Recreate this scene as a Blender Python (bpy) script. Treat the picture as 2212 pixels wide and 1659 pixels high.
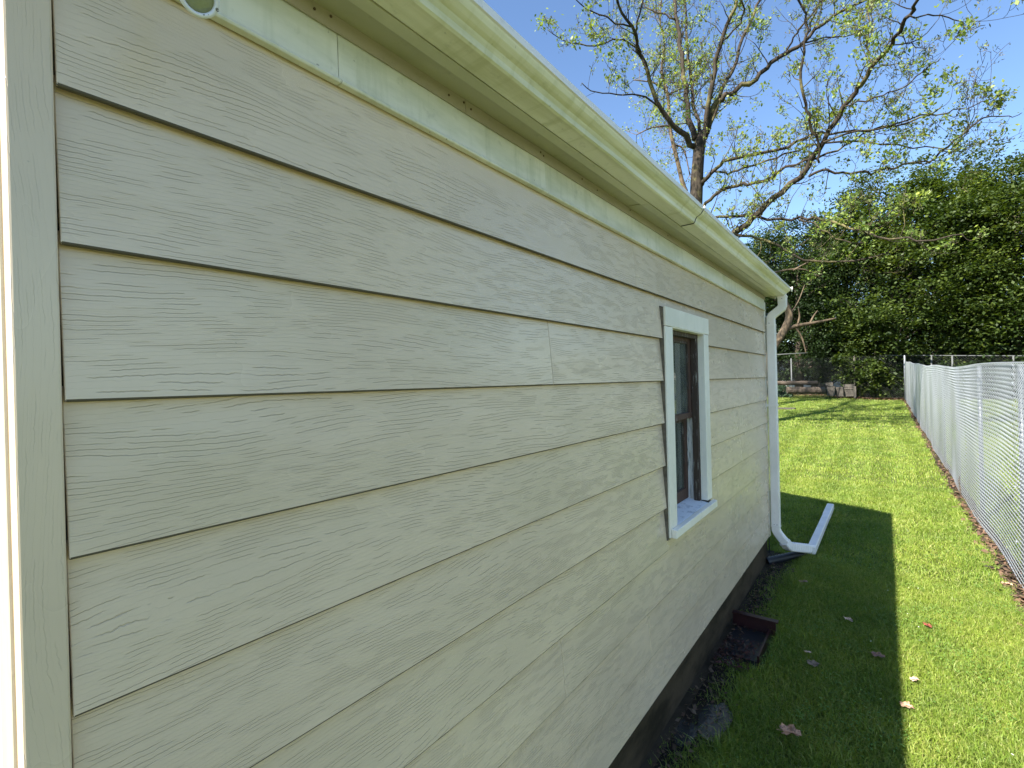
import bpy, bmesh, math, random
import numpy as np
from mathutils import Vector, Matrix, noise as mnoise

for o in list(bpy.data.objects): bpy.data.objects.remove(o)
S = bpy.context.scene
COL = S.collection
rnd = random.Random(7)
rng = np.random.default_rng(11)

# ---------------------------------------------------------------- camera
EYE = 1.75
F = 1050.0                      # focal length for a picture 2212 wide
TH = math.atan(801.0 / F)       # angle between the view and the wall
ROLL = 0.0255
CT, ST = math.cos(TH), math.sin(TH)
fwd = Vector((-ST, CT, -0.002)).normalized()
right0 = Vector((CT, ST, 0)).normalized()
up0 = right0.cross(fwd).normalized()
cr, sr = math.cos(ROLL), math.sin(ROLL)
camR = (right0 * cr - up0 * sr).normalized()
camU = (up0 * cr + right0 * sr).normalized()
camP = Vector((0, 0, EYE))
cd = bpy.data.cameras.new('camera'); cam = bpy.data.objects.new('camera', cd); COL.objects.link(cam)
M = Matrix((camR, camU, -fwd)).transposed().to_4x4(); M.translation = camP
cam.matrix_world = M
cd.sensor_fit = 'HORIZONTAL'; cd.sensor_width = 36; cd.lens = 36 * F / 2212
cd.clip_start = 0.02; cd.clip_end = 2000
S.camera = cam

# ---------------------------------------------------------------- light
LIGHT = Vector((0.72, 2.5, -2.57)).normalized()
sun_el = math.asin(-LIGHT.z)
sun_az = math.atan2(-LIGHT.x, -LIGHT.y)
W = bpy.data.worlds.new('World'); S.world = W; W.use_nodes = True
nt = W.node_tree; nt.nodes.clear()
sky = nt.nodes.new('ShaderNodeTexSky'); sky.sky_type = 'NISHITA'; sky.sun_disc = False
sky.sun_elevation = sun_el; sky.sun_rotation = sun_az % (2 * math.pi)
sky.air_density = 1.0; sky.dust_density = 0.1; sky.ozone_density = 4.5
bg = nt.nodes.new('ShaderNodeBackground'); bg.inputs[1].default_value = 0.060
wo = nt.nodes.new('ShaderNodeOutputWorld')
nt.links.new(sky.outputs[0], bg.inputs[0]); nt.links.new(bg.outputs[0], wo.inputs[0])
sl = bpy.data.lights.new('sun', 'SUN'); sl.energy = 4.0; sl.angle = math.radians(0.55); sl.color = (1, .95, .86)
so = bpy.data.objects.new('sun', sl); COL.objects.link(so)
so.rotation_euler = LIGHT.to_track_quat('-Z', 'Y').to_euler(); so.location = (-5, -12, 14)
vs = S.view_settings; vs.view_transform = 'Standard'; vs.look = 'None'; vs.gamma = 1; vs.use_curve_mapping = False
vs.exposure = 2.2
S.render.engine = 'CYCLES'

# ---------------------------------------------------------------- measuring helpers
def terr(x, y):
    t = min(max((y - 8) / 22, 0), 1)
    return .45 * t ** 1.3 + .2 * t * t * min(max(-x / 3, 0), 1)
def P(px, py, Z):               # a point of the picture (2212 wide) at depth Z
    return camP + (fwd + camR * ((px - 1106) / F) + camU * (-(py - 829.5) / F)) * Z
def G(px, py, lift=0):          # where the ray through that point meets the ground
    d = fwd + camR * ((px - 1106) / F) + camU * (-(py - 829.5) / F)
    t = 0.5
    for i in range(60):
        p = camP + d * t
        g = terr(p.x, p.y) + lift
        t += (g - p.z) / d.z * (.7 if i > 3 else 1)
    return camP + d * t
def s_at(px, l):                # distance along the wall of picture column px on the plane x=-l
    Z = F * l / (CT * (1907 - px))
    return (Z - l * ST) / CT

# ---------------------------------------------------------------- material helpers
class NB:
    def __init__(s, name):
        s.m = bpy.data.materials.new(name); s.m.use_nodes = True
        s.t = s.m.node_tree; s.t.nodes.clear()
        s.out = s.t.nodes.new('ShaderNodeOutputMaterial')
    def n(s, typ, **kw):
        nd = s.t.nodes.new('ShaderNode' + typ)
        for k, v in kw.items(): setattr(nd, k, v)
        return nd
    def link(s, a, b): s.t.links.new(a, b)
    def put(s, sock, v):
        if isinstance(v, bpy.types.NodeSocket): s.link(v, sock)
        elif v is not None:
            if sock.type == 'RGBA' and len(v) == 3: v = (*v, 1)
            sock.default_value = v
    def math(s, op, a, b=None, c=None, clamp=False):
        nd = s.n('Math', operation=op, use_clamp=clamp)
        s.put(nd.inputs[0], a)
        if b is not None: s.put(nd.inputs[1], b)
        if c is not None: s.put(nd.inputs[2], c)
        return nd.outputs[0]
    def coord(s, which='Object'): return s.n('TexCoord').outputs[which]
    def mapping(s, v, scale=(1, 1, 1), loc=(0, 0, 0)):
        nd = s.n('Mapping'); s.put(nd.inputs[0], v); s.put(nd.inputs['Scale'], scale); s.put(nd.inputs['Location'], loc)
        return nd.outputs[0]
    def noise(s, v, scale=5, detail=3, rough=.5, w=None, dist=0):
        nd = s.n('TexNoise'); nd.noise_dimensions = '4D' if w is not None else '3D'
        s.put(nd.inputs['Vector'], v); nd.inputs['Scale'].default_value = scale
        nd.inputs['Detail'].default_value = detail; nd.inputs['Roughness'].default_value = rough
        nd.inputs['Distortion'].default_value = dist
        if w is not None: s.put(nd.inputs['W'], w)
        return nd.outputs[0]
    def ramp(s, f, stops):
        nd = s.n('ValToRGB'); s.put(nd.inputs[0], f); r = nd.color_ramp
        while len(r.elements) < len(stops): r.elements.new(.5)
        for e, (p, c) in zip(r.elements, stops):
            e.position = p; e.color = (*c, 1) if len(c) == 3 else c
        return nd.outputs[0]
    def sstep(s, f, a, b):
        nd = s.n('MapRange', interpolation_type='SMOOTHSTEP'); s.put(nd.inputs[0], f)
        nd.inputs[1].default_value = a; nd.inputs[2].default_value = b
        return nd.outputs[0]
    def mix(s, f, a, b, mode='MIX'):
        nd = s.n('Mix', data_type='RGBA', blend_type=mode)
        s.put(nd.inputs[0], f); s.put(nd.inputs[6], a); s.put(nd.inputs[7], b)
        return nd.outputs[2]
    def bump(s, h, dist=.002, strength=1, normal=None):
        nd = s.n('Bump'); s.put(nd.inputs['Height'], h); nd.inputs['Distance'].default_value = dist
        nd.inputs['Strength'].default_value = strength
        if normal is not None: s.link(normal, nd.inputs['Normal'])
        return nd.outputs[0]
    def pbr(s, col, rough=.6, metal=0, normal=None, spec=.5, **kw):
        b = s.n('BsdfPrincipled'); s.put(b.inputs['Base Color'], col); s.put(b.inputs['Roughness'], rough)
        s.put(b.inputs['Metallic'], metal); s.put(b.inputs['Specular IOR Level'], spec)
        if normal is not None: s.link(normal, b.inputs['Normal'])
        for k, v in kw.items(): s.put(b.inputs[k], v)
        s.link(b.outputs[0], s.out.inputs[0]); return b
    def island(s): return s.n('NewGeometry').outputs['Random Per Island']
    def orand(s): return s.n('ObjectInfo').outputs['Random']

def mat_siding(name, vertical=False):
    b = NB(name); co = b.coord()
    r = b.orand()
    sep = b.n('SeparateXYZ'); b.link(co, sep.inputs[0])
    along, across = (sep.outputs[2], sep.outputs[1]) if vertical else (sep.outputs[1], sep.outputs[2])
    comb = b.n('CombineXYZ'); b.link(along, comb.inputs[0]); b.link(across, comb.inputs[1]); b.link(sep.outputs[0], comb.inputs[2])
    v = comb.outputs[0]
    w = b.math('MULTIPLY', r, 43.0)
    big = b.noise(b.mapping(v, (1.5, 6, 0)), 1.0, 1, .4, w)
    mid = b.noise(b.mapping(v, (7, 20, 0)), 1.0, 2, .5, w)
    jag = b.noise(b.mapping(v, (70, 60, 0)), 1.0, 2, .6, w)
    field = b.math('MULTIPLY', across, 132.0)
    field = b.math('MULTIPLY_ADD', big, 15.0, field)
    field = b.math('MULTIPLY_ADD', mid, 1.3, field)
    field = b.math('MULTIPLY_ADD', jag, .62, field)
    fr = b.math('FRACT', field)
    d = b.math('ABSOLUTE', b.math('SUBTRACT', fr, .5))
    line = b.math('SUBTRACT', 1, b.sstep(d, .02, .062))
    gate = b.noise(b.mapping(v, (11, 60, 0)), 1.0, 1, .5, w)
    gate = b.sstep(gate, .46, .55)
    zone = b.sstep(b.noise(b.mapping(v, (1.1, 5, 0)), 1.0, 1, .5, w), .25, .36)
    # fainter, tighter brush lines
    f2 = b.math('FRACT', b.math('MULTIPLY_ADD', field, 2.3, jag))
    l2 = b.math('SUBTRACT', 1, b.sstep(b.math('ABSOLUTE', b.math('SUBTRACT', f2, .5)), 0, .13))
    g2 = b.sstep(b.noise(b.mapping(v, (6, 30, 5)), 1.0, 1, .5, w), .5, .62)
    groove = b.math('MULTIPLY', b.math('MULTIPLY', line, gate), zone)
    groove2 = b.math('MULTIPLY', b.math('MULTIPLY', l2, g2), .08)
    groove = b.math('MAXIMUM', groove, groove2)
    swell = b.math('MULTIPLY', fr, .4)
    h = b.math('SUBTRACT', swell, groove)
    fine = b.noise(v, 420, 2, .6)
    h = b.math('MULTIPLY_ADD', fine, .15, h)
    wav = b.noise(b.mapping(v, (3, 9, 0)), 1.0, 2)
    n1 = b.bump(h, .0012 if not vertical else .00025, 1.0)
    n1 = b.bump(wav, .002, .6, n1)
    base = (.75, .59, .425) if not vertical else (.73, .575, .40)
    c = b.mix(b.sstep(b.noise(v, 2.2, 4, .6, w), .3, .75), tuple(x * .93 for x in base), tuple(x * 1.05 for x in base))
    c = b.mix(b.math('MULTIPLY', groove, .22 if not vertical else .1), c, (.15, .12, .085))
    sp = b.sstep(b.noise(v, 95, 1, .5, w), .80, .86)
    c = b.mix(b.math('MULTIPLY', sp, .5), c, (.12, .10, .07))
    # dust and algae film in wide soft patches
    c = b.mix(b.math('MULTIPLY', b.sstep(b.noise(b.mapping(v, (1.2, 2.5, 1)), 1.0, 3, .6, w), .5, .8), .35), c, (.62, .51, .34))
    rg = b.n('MapRange'); b.put(rg.inputs[0], b.noise(b.mapping(v, (2, 5, 1)), 1.0, 3, .6, w))
    rg.inputs[3].default_value = .22; rg.inputs[4].default_value = .32
    b.pbr(c, rg.outputs[0], normal=n1, spec=.7)
    return b.m

def mat_paint(name, base, dirt, amount=.5, scale=(3, 3, 3), rough=.45, flecks=0, seed=0, nz=.0015, streak=None, spec=.5):
    b = NB(name); co = b.coord(); w = b.math('MULTIPLY_ADD', b.orand(), 17.0, seed)
    v = b.mapping(co, scale)
    n = b.noise(v, 1.0, 6, .62, w)
    c = b.mix(b.math('MULTIPLY', b.sstep(n, .38, .68), amount), base, dirt)
    if streak:
        s2 = b.noise(b.mapping(co, streak), 1.0, 4, .6, w)
        c = b.mix(b.math('MULTIPLY', b.sstep(s2, .5, .72), .5), c, dirt)
    n3 = b.noise(co, 28, 4, .65, w)
    c = b.mix(b.math('MULTIPLY', b.sstep(n3, .56, .75), .4 * amount), c, tuple(x * .55 for x in dirt))
    if flecks:
        n4 = b.noise(co, 70, 2, .6, w)
        c = b.mix(b.math('MULTIPLY', b.sstep(n4, .70, .76), flecks), c, (.06, .05, .04))
    b.pbr(c, rough, normal=b.bump(b.math('MULTIPLY_ADD', n3, .4, n), nz, 1.0), spec=spec)
    return b.m

def mat_peel(name, wood, paint, thr=.5, scale=(60, 60, 9)):
    b = NB(name); co = b.coord(); w = b.math('MULTIPLY', b.orand(), 13.0)
    n = b.noise(b.mapping(co, scale), 1.0, 5, .65, w)
    g = b.noise(b.mapping(co, (150, 150, 8)), 1.0, 3, .6, w)
    wc = b.mix(g, tuple(x * .5 for x in wood), tuple(x * 1.4 for x in wood))
    k = b.sstep(n, thr, thr + .05)
    c = b.mix(k, wc, paint)
    b.pbr(c, .75, normal=b.bump(b.math('ADD', k, b.math('MULTIPLY', g, .5)), .0015))
    return b.m

def mat_plain(name, col, rough=.6, metal=0, var=.25, scale=12, spec=.5, nz=.001):
    b = NB(name); co = b.coord()
    n = b.noise(co, scale, 5, .6, b.math('MULTIPLY', b.orand(), 9.0))
    c = b.mix(n, tuple(x * (1 - var) for x in col), tuple(min(1, x * (1 + var)) for x in col))
    b.pbr(c, rough, metal, normal=b.bump(n, nz), spec=spec)
    return b.m

def mat_leaf(name, cols, trans=.4, rough=.5, tcol=None, big=.35, dark=(.70, .80, .75)):
    b = NB(name); r = b.island(); co = b.coord()
    k = len(cols)
    c = b.ramp(r, [(i / max(1, k - 1), cc) for i, cc in enumerate(cols)])
    n = b.noise(co, big, 5, .7)
    c = b.mix(b.sstep(n, .38, .62), b.mix(1.0, c, dark, 'MULTIPLY'), c)
    p = b.n('BsdfPrincipled'); b.put(p.inputs['Base Color'], c); p.inputs['Roughness'].default_value = rough
    p.inputs['Specular IOR Level'].default_value = .35
    t = b.n('BsdfTranslucent'); b.put(t.inputs[0], b.mix(1.0, c, tcol or (1.5, 1.5, .6), 'MULTIPLY'))
    mx = b.n('MixShader'); mx.inputs[0].default_value = trans
    b.link(p.outputs[0], mx.inputs[1]); b.link(t.outputs[0], mx.inputs[2]); b.link(mx.outputs[0], b.out.inputs[0])
    return b.m

def mat_bark(name, c1, c2, scale=(9, 9, 2.2), patch=None):
    b = NB(name); co = b.coord()
    n = b.noise(b.mapping(co, scale), 1.6, 6, .65)
    c = b.ramp(n, [(.3, c1), (.68, c2)])
    if patch: c = b.mix(b.math('MULTIPLY', b.sstep(b.noise(co, 1.6, 4, .6), .52, .68), .7), c, patch)
    b.pbr(c, .85, normal=b.bump(n, .03, 1.0), spec=.2)
    return b.m

M_side = mat_siding('embossed_siding_paint')
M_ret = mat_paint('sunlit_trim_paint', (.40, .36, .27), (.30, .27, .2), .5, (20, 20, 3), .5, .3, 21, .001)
M_lap_shade = mat_plain('lap_shadow_edge', (.10, .08, .055), .8, var=.3)  # painted shade for the lower edges of the lap boards
M_trimv = mat_siding('corner_board_paint', True)
M_frieze = mat_paint('frieze_metal', (.84, .80, .71), (.52, .52, .40), .7, (2.5, 2.5, 9), .40, .5, 1, .0012, (16, 22, 2.5))
M_strip = mat_paint('trim_strip', (.44, .37, .29), (.28, .24, .16), .6, (3, 3, 9), .5, .3, 2)
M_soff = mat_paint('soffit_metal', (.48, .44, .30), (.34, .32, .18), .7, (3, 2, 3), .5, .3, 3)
M_fasc = mat_paint('fascia_metal', (.64, .59, .43), (.42, .40, .24), .6, (3, 2, 6), .45, .2, 4)
M_gut = mat_paint('gutter_metal', (.86, .81, .64), (.52, .49, .25), .8, (14, 1.2, 14), .36, .25, 5, .001, (3, 26, 3))
M_lip = mat_paint('gutter_lip_metal', (.88, .82, .80), (.66, .61, .53), .5, (6, 2, 6), .35, .2, 6)
M_spout = mat_paint('downspout_white', (.92, .85, .78), (.62, .57, .48), .35, (6, 6, 3), .38, .35, 7, .0008)
M_casing = mat_paint('white_casing_paint', (.90, .83, .71), (.60, .56, .45), .4, (7, 7, 3), .55, .45, 8, .002)
M_sill = mat_peel('peeling_sill', (.60, .60, .60), (.80, .80, .80), .40, (22, 22, 22))
M_brown = mat_paint('bare_wood_edge', (.17, .14, .10), (.08, .06, .045), .8, (8, 8, 30), .8, .5, 9)
M_stile = mat_peel('peeling_stile', (.06, .038, .026), (.62, .6, .53), .60, (230, 230, 9))
M_stile2 = mat_peel('peeling_jamb', (.055, .034, .024), (.70, .67, .62), .40, (240, 240, 7))
M_darkw = mat_peel('dark_sash_wood', (.085, .042, .028), (.50, .48, .43), .62, (120, 120, 9))
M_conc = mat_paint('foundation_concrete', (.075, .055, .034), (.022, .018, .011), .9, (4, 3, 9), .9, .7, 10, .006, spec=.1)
M_shing = mat_plain('shingle', (.07, .068, .065), .9, var=.5, scale=60)
M_seal = mat_plain('white_sealant', (.8, .8, .78), .4)
M_nail = mat_plain('rusty_nail', (.10, .06, .035), .7, var=.5)
M_black = mat_plain('black_plastic', (.018, .019, .022), .35)
M_maroon = mat_plain('dark_maroon_paint', (.030, .009, .009), .35, var=.6)
M_galv = mat_plain('galvanised_wire', (.46, .48, .51), .36, .4, .12, 40)
M_galv2 = mat_plain('galvanised_pipe', (.15, .16, .18), .45, .4, .15, 10)
M_oldmetal = mat_plain('old_pipe', (.075, .08, .08), .6, .0, .3, 10)
M_darkwire = mat_plain('dull_wire', (.05, .055, .055), .6, .0, .3, 10)
M_soil = mat_paint('bare_soil', (.036, .026, .017), (.014, .011, .008), .9, (7, 7, 7), .85, .8, 11, .02, spec=.15)
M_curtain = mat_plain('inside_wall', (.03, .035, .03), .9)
M_stone = mat_paint('garden_stone', (.075, .065, .052), (.035, .03, .024), .8, (4, 4, 4), .9, .4, 12, .02)
M_log = mat_bark('log_bark', (.04, .032, .025), (.13, .10, .075), (2.5, 9, 9))
M_palewall = mat_plain('pale_far_wall', (.70, .70, .70), .7, var=.1)
M_barkA = mat_bark('oak_bark', (.012, .009, .006), (.058, .045, .032), (9, 9, 2.2), (.17, .15, .06))
M_barkB = mat_bark('pale_bark', (.04, .029, .019), (.155, .115, .075), (7, 7, 2.5))
M_barkC = mat_bark('dark_bark', (.03, .022, .018), (.10, .08, .06))
M_leafA = mat_leaf('young_leaf', [(.16, .21, .05), (.25, .30, .055), (.12, .18, .055), (.33, .36, .07)], .42, .5)
M_catkin = mat_leaf('catkin', [(.10, .09, .045), (.14, .125, .05), (.075, .08, .04)], .25, .7)
M_leafD = mat_leaf('dark_leaf', [(.012, .026, .006), (.024, .047, .010), (.045, .075, .014), (.017, .032, .011)], .28, .62, big=.28, dark=(.38, .5, .42))
M_leafE = mat_leaf('mid_leaf', [(.028, .052, .010), (.055, .085, .014), (.10, .13, .018), (.033, .058, .011)], .34, .6, big=.28, dark=(.45, .55, .45))
M_leafF = mat_leaf('blue_leaf', [(.05, .085, .05), (.10, .14, .09), (.035, .07, .04)], .25, .45, big=.6)
M_grass = mat_leaf('grass_blade', [(.14, .20, .030), (.21, .285, .038), (.26, .33, .05), (.36, .36, .11), (.17, .235, .032), (.22, .30, .042)], .38, .5, (1.5, 1.5, .5), 1.3)
M_litter = mat_leaf('leaf_litter', [(.12, .06, .035), (.20, .11, .07), (.06, .035, .025), (.28, .17, .11)], .15, .7)
M_chip = mat_leaf('red_mulch', [(.09, .022, .016), (.04, .014, .01), (.14, .04, .03)], .0, .7)

def mk_leafbrown(name, c):
    b = NB(name); co = b.coord()
    n = b.noise(co, 60, 4, .6)
    cc = b.mix(b.sstep(n, .45, .6), c, tuple(x * .4 for x in c))
    b.pbr(cc, .6, normal=b.bump(n, .002)); return b.m
def mk_glass():
    b = NB('window_glass')
    g = b.n('BsdfGlossy'); g.inputs['Roughness'].default_value = .03; g.inputs[0].default_value = (1, 1, 1, 1)
    t = b.n('BsdfTransparent'); t.inputs[0].default_value = (.75, .8, .77, 1)
    d = b.n('BsdfDiffuse'); d.inputs[0].default_value = (.25, .27, .24, 1)
    fz = b.n('Fresnel'); fz.inputs[0].default_value = 1.5
    m1 = b.n('MixShader'); b.link(fz.outputs[0], m1.inputs[0]); b.link(t.outputs[0], m1.inputs[1]); b.link(g.outputs[0], m1.inputs[2])
    m2 = b.n('MixShader'); dn = b.noise(b.coord(), 6, 4, .6)
    b.link(b.math('MULTIPLY_ADD', b.sstep(dn, .4, .75), .22, .16), m2.inputs[0])
    b.link(m1.outputs[0], m2.inputs[1]); b.link(d.outputs[0], m2.inputs[2]); b.link(m2.outputs[0], b.out.inputs[0])
    return b.m
M_glass = mk_glass()
def mk_puddle():
    b = NB('muddy_water'); co = b.coord(); n = b.noise(co, 9, 3, .5)
    b.pbr(b.mix(n, (.03, .03, .028), (.06, .06, .055)), .13, normal=b.bump(b.noise(co, 25, 2), .002), spec=.8)
    return b.m
M_puddle = mk_puddle()
def mk_lawn():
    b = NB('lawn_soil'); co = b.coord()
    n = b.noise(co, 3, 6, .65); f = b.noise(co, 60, 4, .7)
    c = b.mix(b.sstep(f, .35, .7), (.060, .075, .022), (.14, .175, .045))
    c = b.mix(b.math('MULTIPLY', b.sstep(n, .5, .75), .5), c, (.12, .14, .03))
    b.pbr(c, .9, normal=b.bump(f, .03), spec=.1); return b.m
M_lawn = mk_lawn()

# ---------------------------------------------------------------- object helpers
def wloc(o):
    v = Vector((0, 0, 0))
    while o: v += o.location; o = o.parent
    return v
def tag(o, label=None, cat=None, group=None, kind=None):
    if label: o['label'] = label
    if cat: o['category'] = cat
    if group: o['group'] = group
    if kind: o['kind'] = kind
    return o
def empty(name, loc, label=None, cat=None, group=None):
    o = bpy.data.objects.new(name, None); COL.objects.link(o); o.location = loc; o.empty_display_size = .2
    return tag(o, label, cat, group)
def obj(name, verts, faces, mat, parent=None, smooth=False, loc=None, mats=None, fm=None):
    """verts are world coordinates; the mesh is stored relative to its own place"""
    me = bpy.data.meshes.new(name)
    off = wloc(parent) if parent else Vector((0, 0, 0))
    if loc is not None: off = Vector(loc)
    a = np.array(verts, dtype=np.float32).reshape(-1, 3) - np.array(off, dtype=np.float32)
    me.from_pydata(a.tolist(), [], faces)
    for m in (mats or [mat]): me.materials.append(m)
    if fm is not None: me.polygons.foreach_set('material_index', fm)
    if smooth: me.polygons.foreach_set('use_smooth', [True] * len(me.polygons))
    me.update()
    o = bpy.data.objects.new(name, me); COL.objects.link(o)
    if parent: o.parent = parent
    if loc is not None: o.location = Vector(loc) - (wloc(parent) if parent else Vector((0, 0, 0)))
    return o
def fast(name, V, k, mat, parent=None, mats=None, fm=None, loc=(0, 0, 0)):
    """V: (n*k,3) array, faces are consecutive k-gons"""
    me = bpy.data.meshes.new(name); V = np.asarray(V, np.float32)
    off = np.array(wloc(parent) if parent else loc, np.float32)
    V = V - off
    n = len(V) // k
    me.vertices.add(len(V)); me.vertices.foreach_set('co', V.ravel())
    me.loops.add(n * k); me.loops.foreach_set('vertex_index', np.arange(n * k, dtype=np.int32))
    me.polygons.add(n); me.polygons.foreach_set('loop_start', np.arange(0, n * k, k, dtype=np.int32))
    for m in (mats or [mat]): me.materials.append(m)
    if fm is not None: me.polygons.foreach_set('material_index', np.asarray(fm, np.int32))
    me.update(calc_edges=True)
    o = bpy.data.objects.new(name, me); COL.objects.link(o)
    if parent: o.parent = parent
    else: o.location = loc
    return o
def merge(parts):
    V, Fc = [], []
    for v, f in parts:
        b = len(V); V += list(v); Fc += [tuple(i + b for i in q) for q in f]
    return V, Fc
BOXF = [(0, 3, 2, 1), (4, 5, 6, 7), (0, 1, 5, 4), (1, 2, 6, 5), (2, 3, 7, 6), (3, 0, 4, 7)]
def box(x0, x1, y0, y1, z0, z1):
    x0, x1 = sorted((x0, x1)); y0, y1 = sorted((y0, y1)); z0, z1 = sorted((z0, z1))
    return [(x0, y0, z0), (x1, y0, z0), (x1, y1, z0), (x0, y1, z0), (x0, y0, z1), (x1, y0, z1), (x1, y1, z1), (x0, y1, z1)], list(BOXF)
def bevel(o, w=.002, seg=2):
    m = o.modifiers.new('bevel', 'BEVEL'); m.width = w; m.segments = seg; m.limit_method = 'ANGLE'
    return o
def prism(profile, y0, y1, wob=None, n=1):
    """closed (x,z) profile pushed along y"""
    k = len(profile); V = []; Fc = []
    for j in range(n + 1):
        y = y0 + (y1 - y0) * j / n
        for i, (x, z) in enumerate(profile):
            dx, dz = wob(i, y) if wob else (0, 0)
            V.append((x + dx, y, z + dz))
    for j in range(n):
        for i in range(k):
            a = j * k + i; b = j * k + (i + 1) % k
            Fc.append((a, a + k, b + k, b))
    Fc.append(tuple(range(k))); Fc.append(tuple(reversed(range(n * k, n * k + k))))
    return V, Fc
def tube(pts, rad, sides=6, cap=True):
    pts = [Vector(p) for p in pts]; V = []; Fc = []
    n = len(pts)
    if not hasattr(rad, '__len__'): rad = [rad] * n
    t = (pts[1] - pts[0]).normalized()
    ref = Vector((0, 0, 1)) if abs(t.z) < .9 else Vector((1, 0, 0))
    u = t.cross(ref).normalized()
    for i, p in enumerate(pts):
        if i == 0: tt = pts[1] - pts[0]
        elif i == n - 1: tt = pts[-1] - pts[-2]
        else: tt = pts[i + 1] - pts[i - 1]
        tt = tt.normalized()
        u = (u - tt * u.dot(tt)).normalized(); w = tt.cross(u)
        for k in range(sides):
            a = 2 * math.pi * k / sides
            V.append(tuple(p + (u * math.cos(a) + w * math.sin(a)) * rad[i]))
    for i in range(n - 1):
        for k in range(sides):
            a = i * sides + k; b = i * sides + (k + 1) % sides
            Fc.append((a, b, b + sides, a + sides))
    if cap:
        Fc.append(tuple(reversed(range(sides)))); Fc.append(tuple(range((n - 1) * sides, n * sides)))
    return V, Fc
def rect_sweep(pts, hw, hd, side_hint, scale=None):
    """rectangular duct along pts, mitred; hw across side_hint, hd the other way; rounded corners"""
    pts = [Vector(p) for p in pts]; V = []; Fc = []; n = len(pts)
    c = .22
    sec = [(-1, -1 + c), (-1, 1 - c), (-1 + c, 1), (1 - c, 1), (1, 1 - c), (1, -1 + c), (1 - c, -1), (-1 + c, -1)]
    for i, p in enumerate(pts):
        if i == 0: t = pts[1] - pts[0]
        elif i == n - 1: t = pts[-1] - pts[-2]
        else: t = (pts[i + 1] - p).normalized() + (p - pts[i - 1]).normalized()
        t = t.normalized(); a = Vector(side_hint); a = (a - t * a.dot(t)).normalized(); b = t.cross(a)
        k = scale[i] if scale else 1
        for sx, sy in sec: V.append(tuple(p + a * (hw * sx * k) + b * (hd * sy * k)))
    m = len(sec)
    for i in range(n - 1):
        for k in range(m):
            q = i * m + k; r = i * m + (k + 1) % m
            Fc.append((q, r, r + m, q + m))
    Fc.append(tuple(reversed(range(m)))); Fc.append(tuple(range((n - 1) * m, n * m)))
    return V, Fc

# ================================================================= SETTING: ground
def ground_grid():
    xs = sorted(set([-400, -150, -60, -30, -20, -15, -12] + [round(-10 + .5 * i, 2) for i in range(41)] + [12, 15, 20, 30, 60, 150, 400]))
    ys = sorted(set([-300, -100, -40, -20, -10, -5] + [round(-2 + .5 * i, 2) for i in range(72)] + [36, 40, 50, 70, 120, 300, 700]))
    V = []; Fc = []
    for y in ys:
        for x in xs:
            z = terr(x, y) + (.012 * mnoise.noise(Vector((x * .8, y * .8, 0))) if abs(x) < 12 and 0 < y < 34 else 0)
            V.append((x, y, z - .006))
    nx = len(xs)
    for j in range(len(ys) - 1):
        for i in range(nx - 1):
            a = j * nx + i; Fc.append((a, a + 1, a + nx + 1, a + nx))
    return V, Fc
V, Fc = ground_grid()
tag(obj('lawn', V, Fc, M_lawn, smooth=True), kind='structure')

D = .881
E = .21
XW = -D
def strip(name, xf, y0, y1, n, mat, lift):
    V = []; Fc = []
    for j in range(n + 1):
        y = y0 + (y1 - y0) * j / n; a, b = xf(y)
        for k in range(5):
            x = a + (b - a) * k / 4
            V.append((x, y, terr(x, y) + lift + (.012 if 0 < k < 4 else 0) * (1 + .8 * mnoise.noise(Vector((x * 9, y * 5, 3))))))
    for j in range(n):
        for k in range(4):
            q = j * 5 + k; Fc.append((q, q + 1, q + 6, q + 5))
    return tag(obj(name, V, Fc, mat, smooth=True), kind='structure')
def edge_house(y): return -.70 + .05 * mnoise.noise(Vector((y * 1.7, 0, 5))) + .03 * mnoise.noise(Vector((y * 7, 0, 5)))
FX = .85
def edge_fence(y): return FX - .085 + .05 * mnoise.noise(Vector((y * 1.3, 4, 5))) + .02 * mnoise.noise(Vector((y * 8, 4, 5)))
strip('soil_by_wall', lambda y: (-D - .1, edge_house(y)), -.5, 5.4, 60, M_soil, .002)
strip('soil_under_fence', lambda y: (edge_fence(y), FX + .1), 0, 30, 150, M_soil, .002)
strip('soil_under_trees', lambda y: (-14, 12), 30.2, 46, 20, M_soil, .03)

# ================================================================= GARAGE
Y0, Y1 = .152, 5.05
garage = empty('garage', (-D - 2.1, 2.6, 0), 'beige garage clad in wide embossed lap siding, with white gutter and small old window', 'garage')
# body
YN, YF = .112, 5.09
XB = -D - 4.2
RP = .44
def zroof(x): return EYE + .86 + (-.668 - x) * RP
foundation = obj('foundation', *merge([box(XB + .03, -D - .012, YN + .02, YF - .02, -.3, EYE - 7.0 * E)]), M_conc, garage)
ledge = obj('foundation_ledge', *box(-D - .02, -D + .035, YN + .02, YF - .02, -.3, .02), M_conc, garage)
# wall cores leave the window opening free
WY0, WY1 = s_at(1440, .849), s_at(1532, .849)
WZ0, WZ1 = EYE - .79, EYE + .361
CW = .10
IY0, IY1, IZ0, IZ1 = WY0 + CW, WY1 - CW * .9, WZ0 + .05, WZ1 - .096
zb = EYE - 7.05 * E
parts = [box(-D - .1, -D - .012, YN + .02, IY0, zb, EYE + .74), box(-D - .1, -D - .012, IY1, YF - .012, zb, EYE + .74),
         box(-D - .1, -D - .012, IY0, IY1, zb, IZ0), box(-D - .1, -D - .012, IY0, IY1, IZ1, EYE + .74)]
xm = XB + 2.1
zr = zroof(xm) - .1
for ya, yb in ((YN + .02, YN + .1), (YF - .09, YF - .012)):
    prof = [(-D - .1, zb), (-D - .1, EYE + .74), (xm, zr - .05), (XB + .1, EYE + .74), (XB + .1, zb)]
    parts.append(prism(prof, ya, yb))
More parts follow.
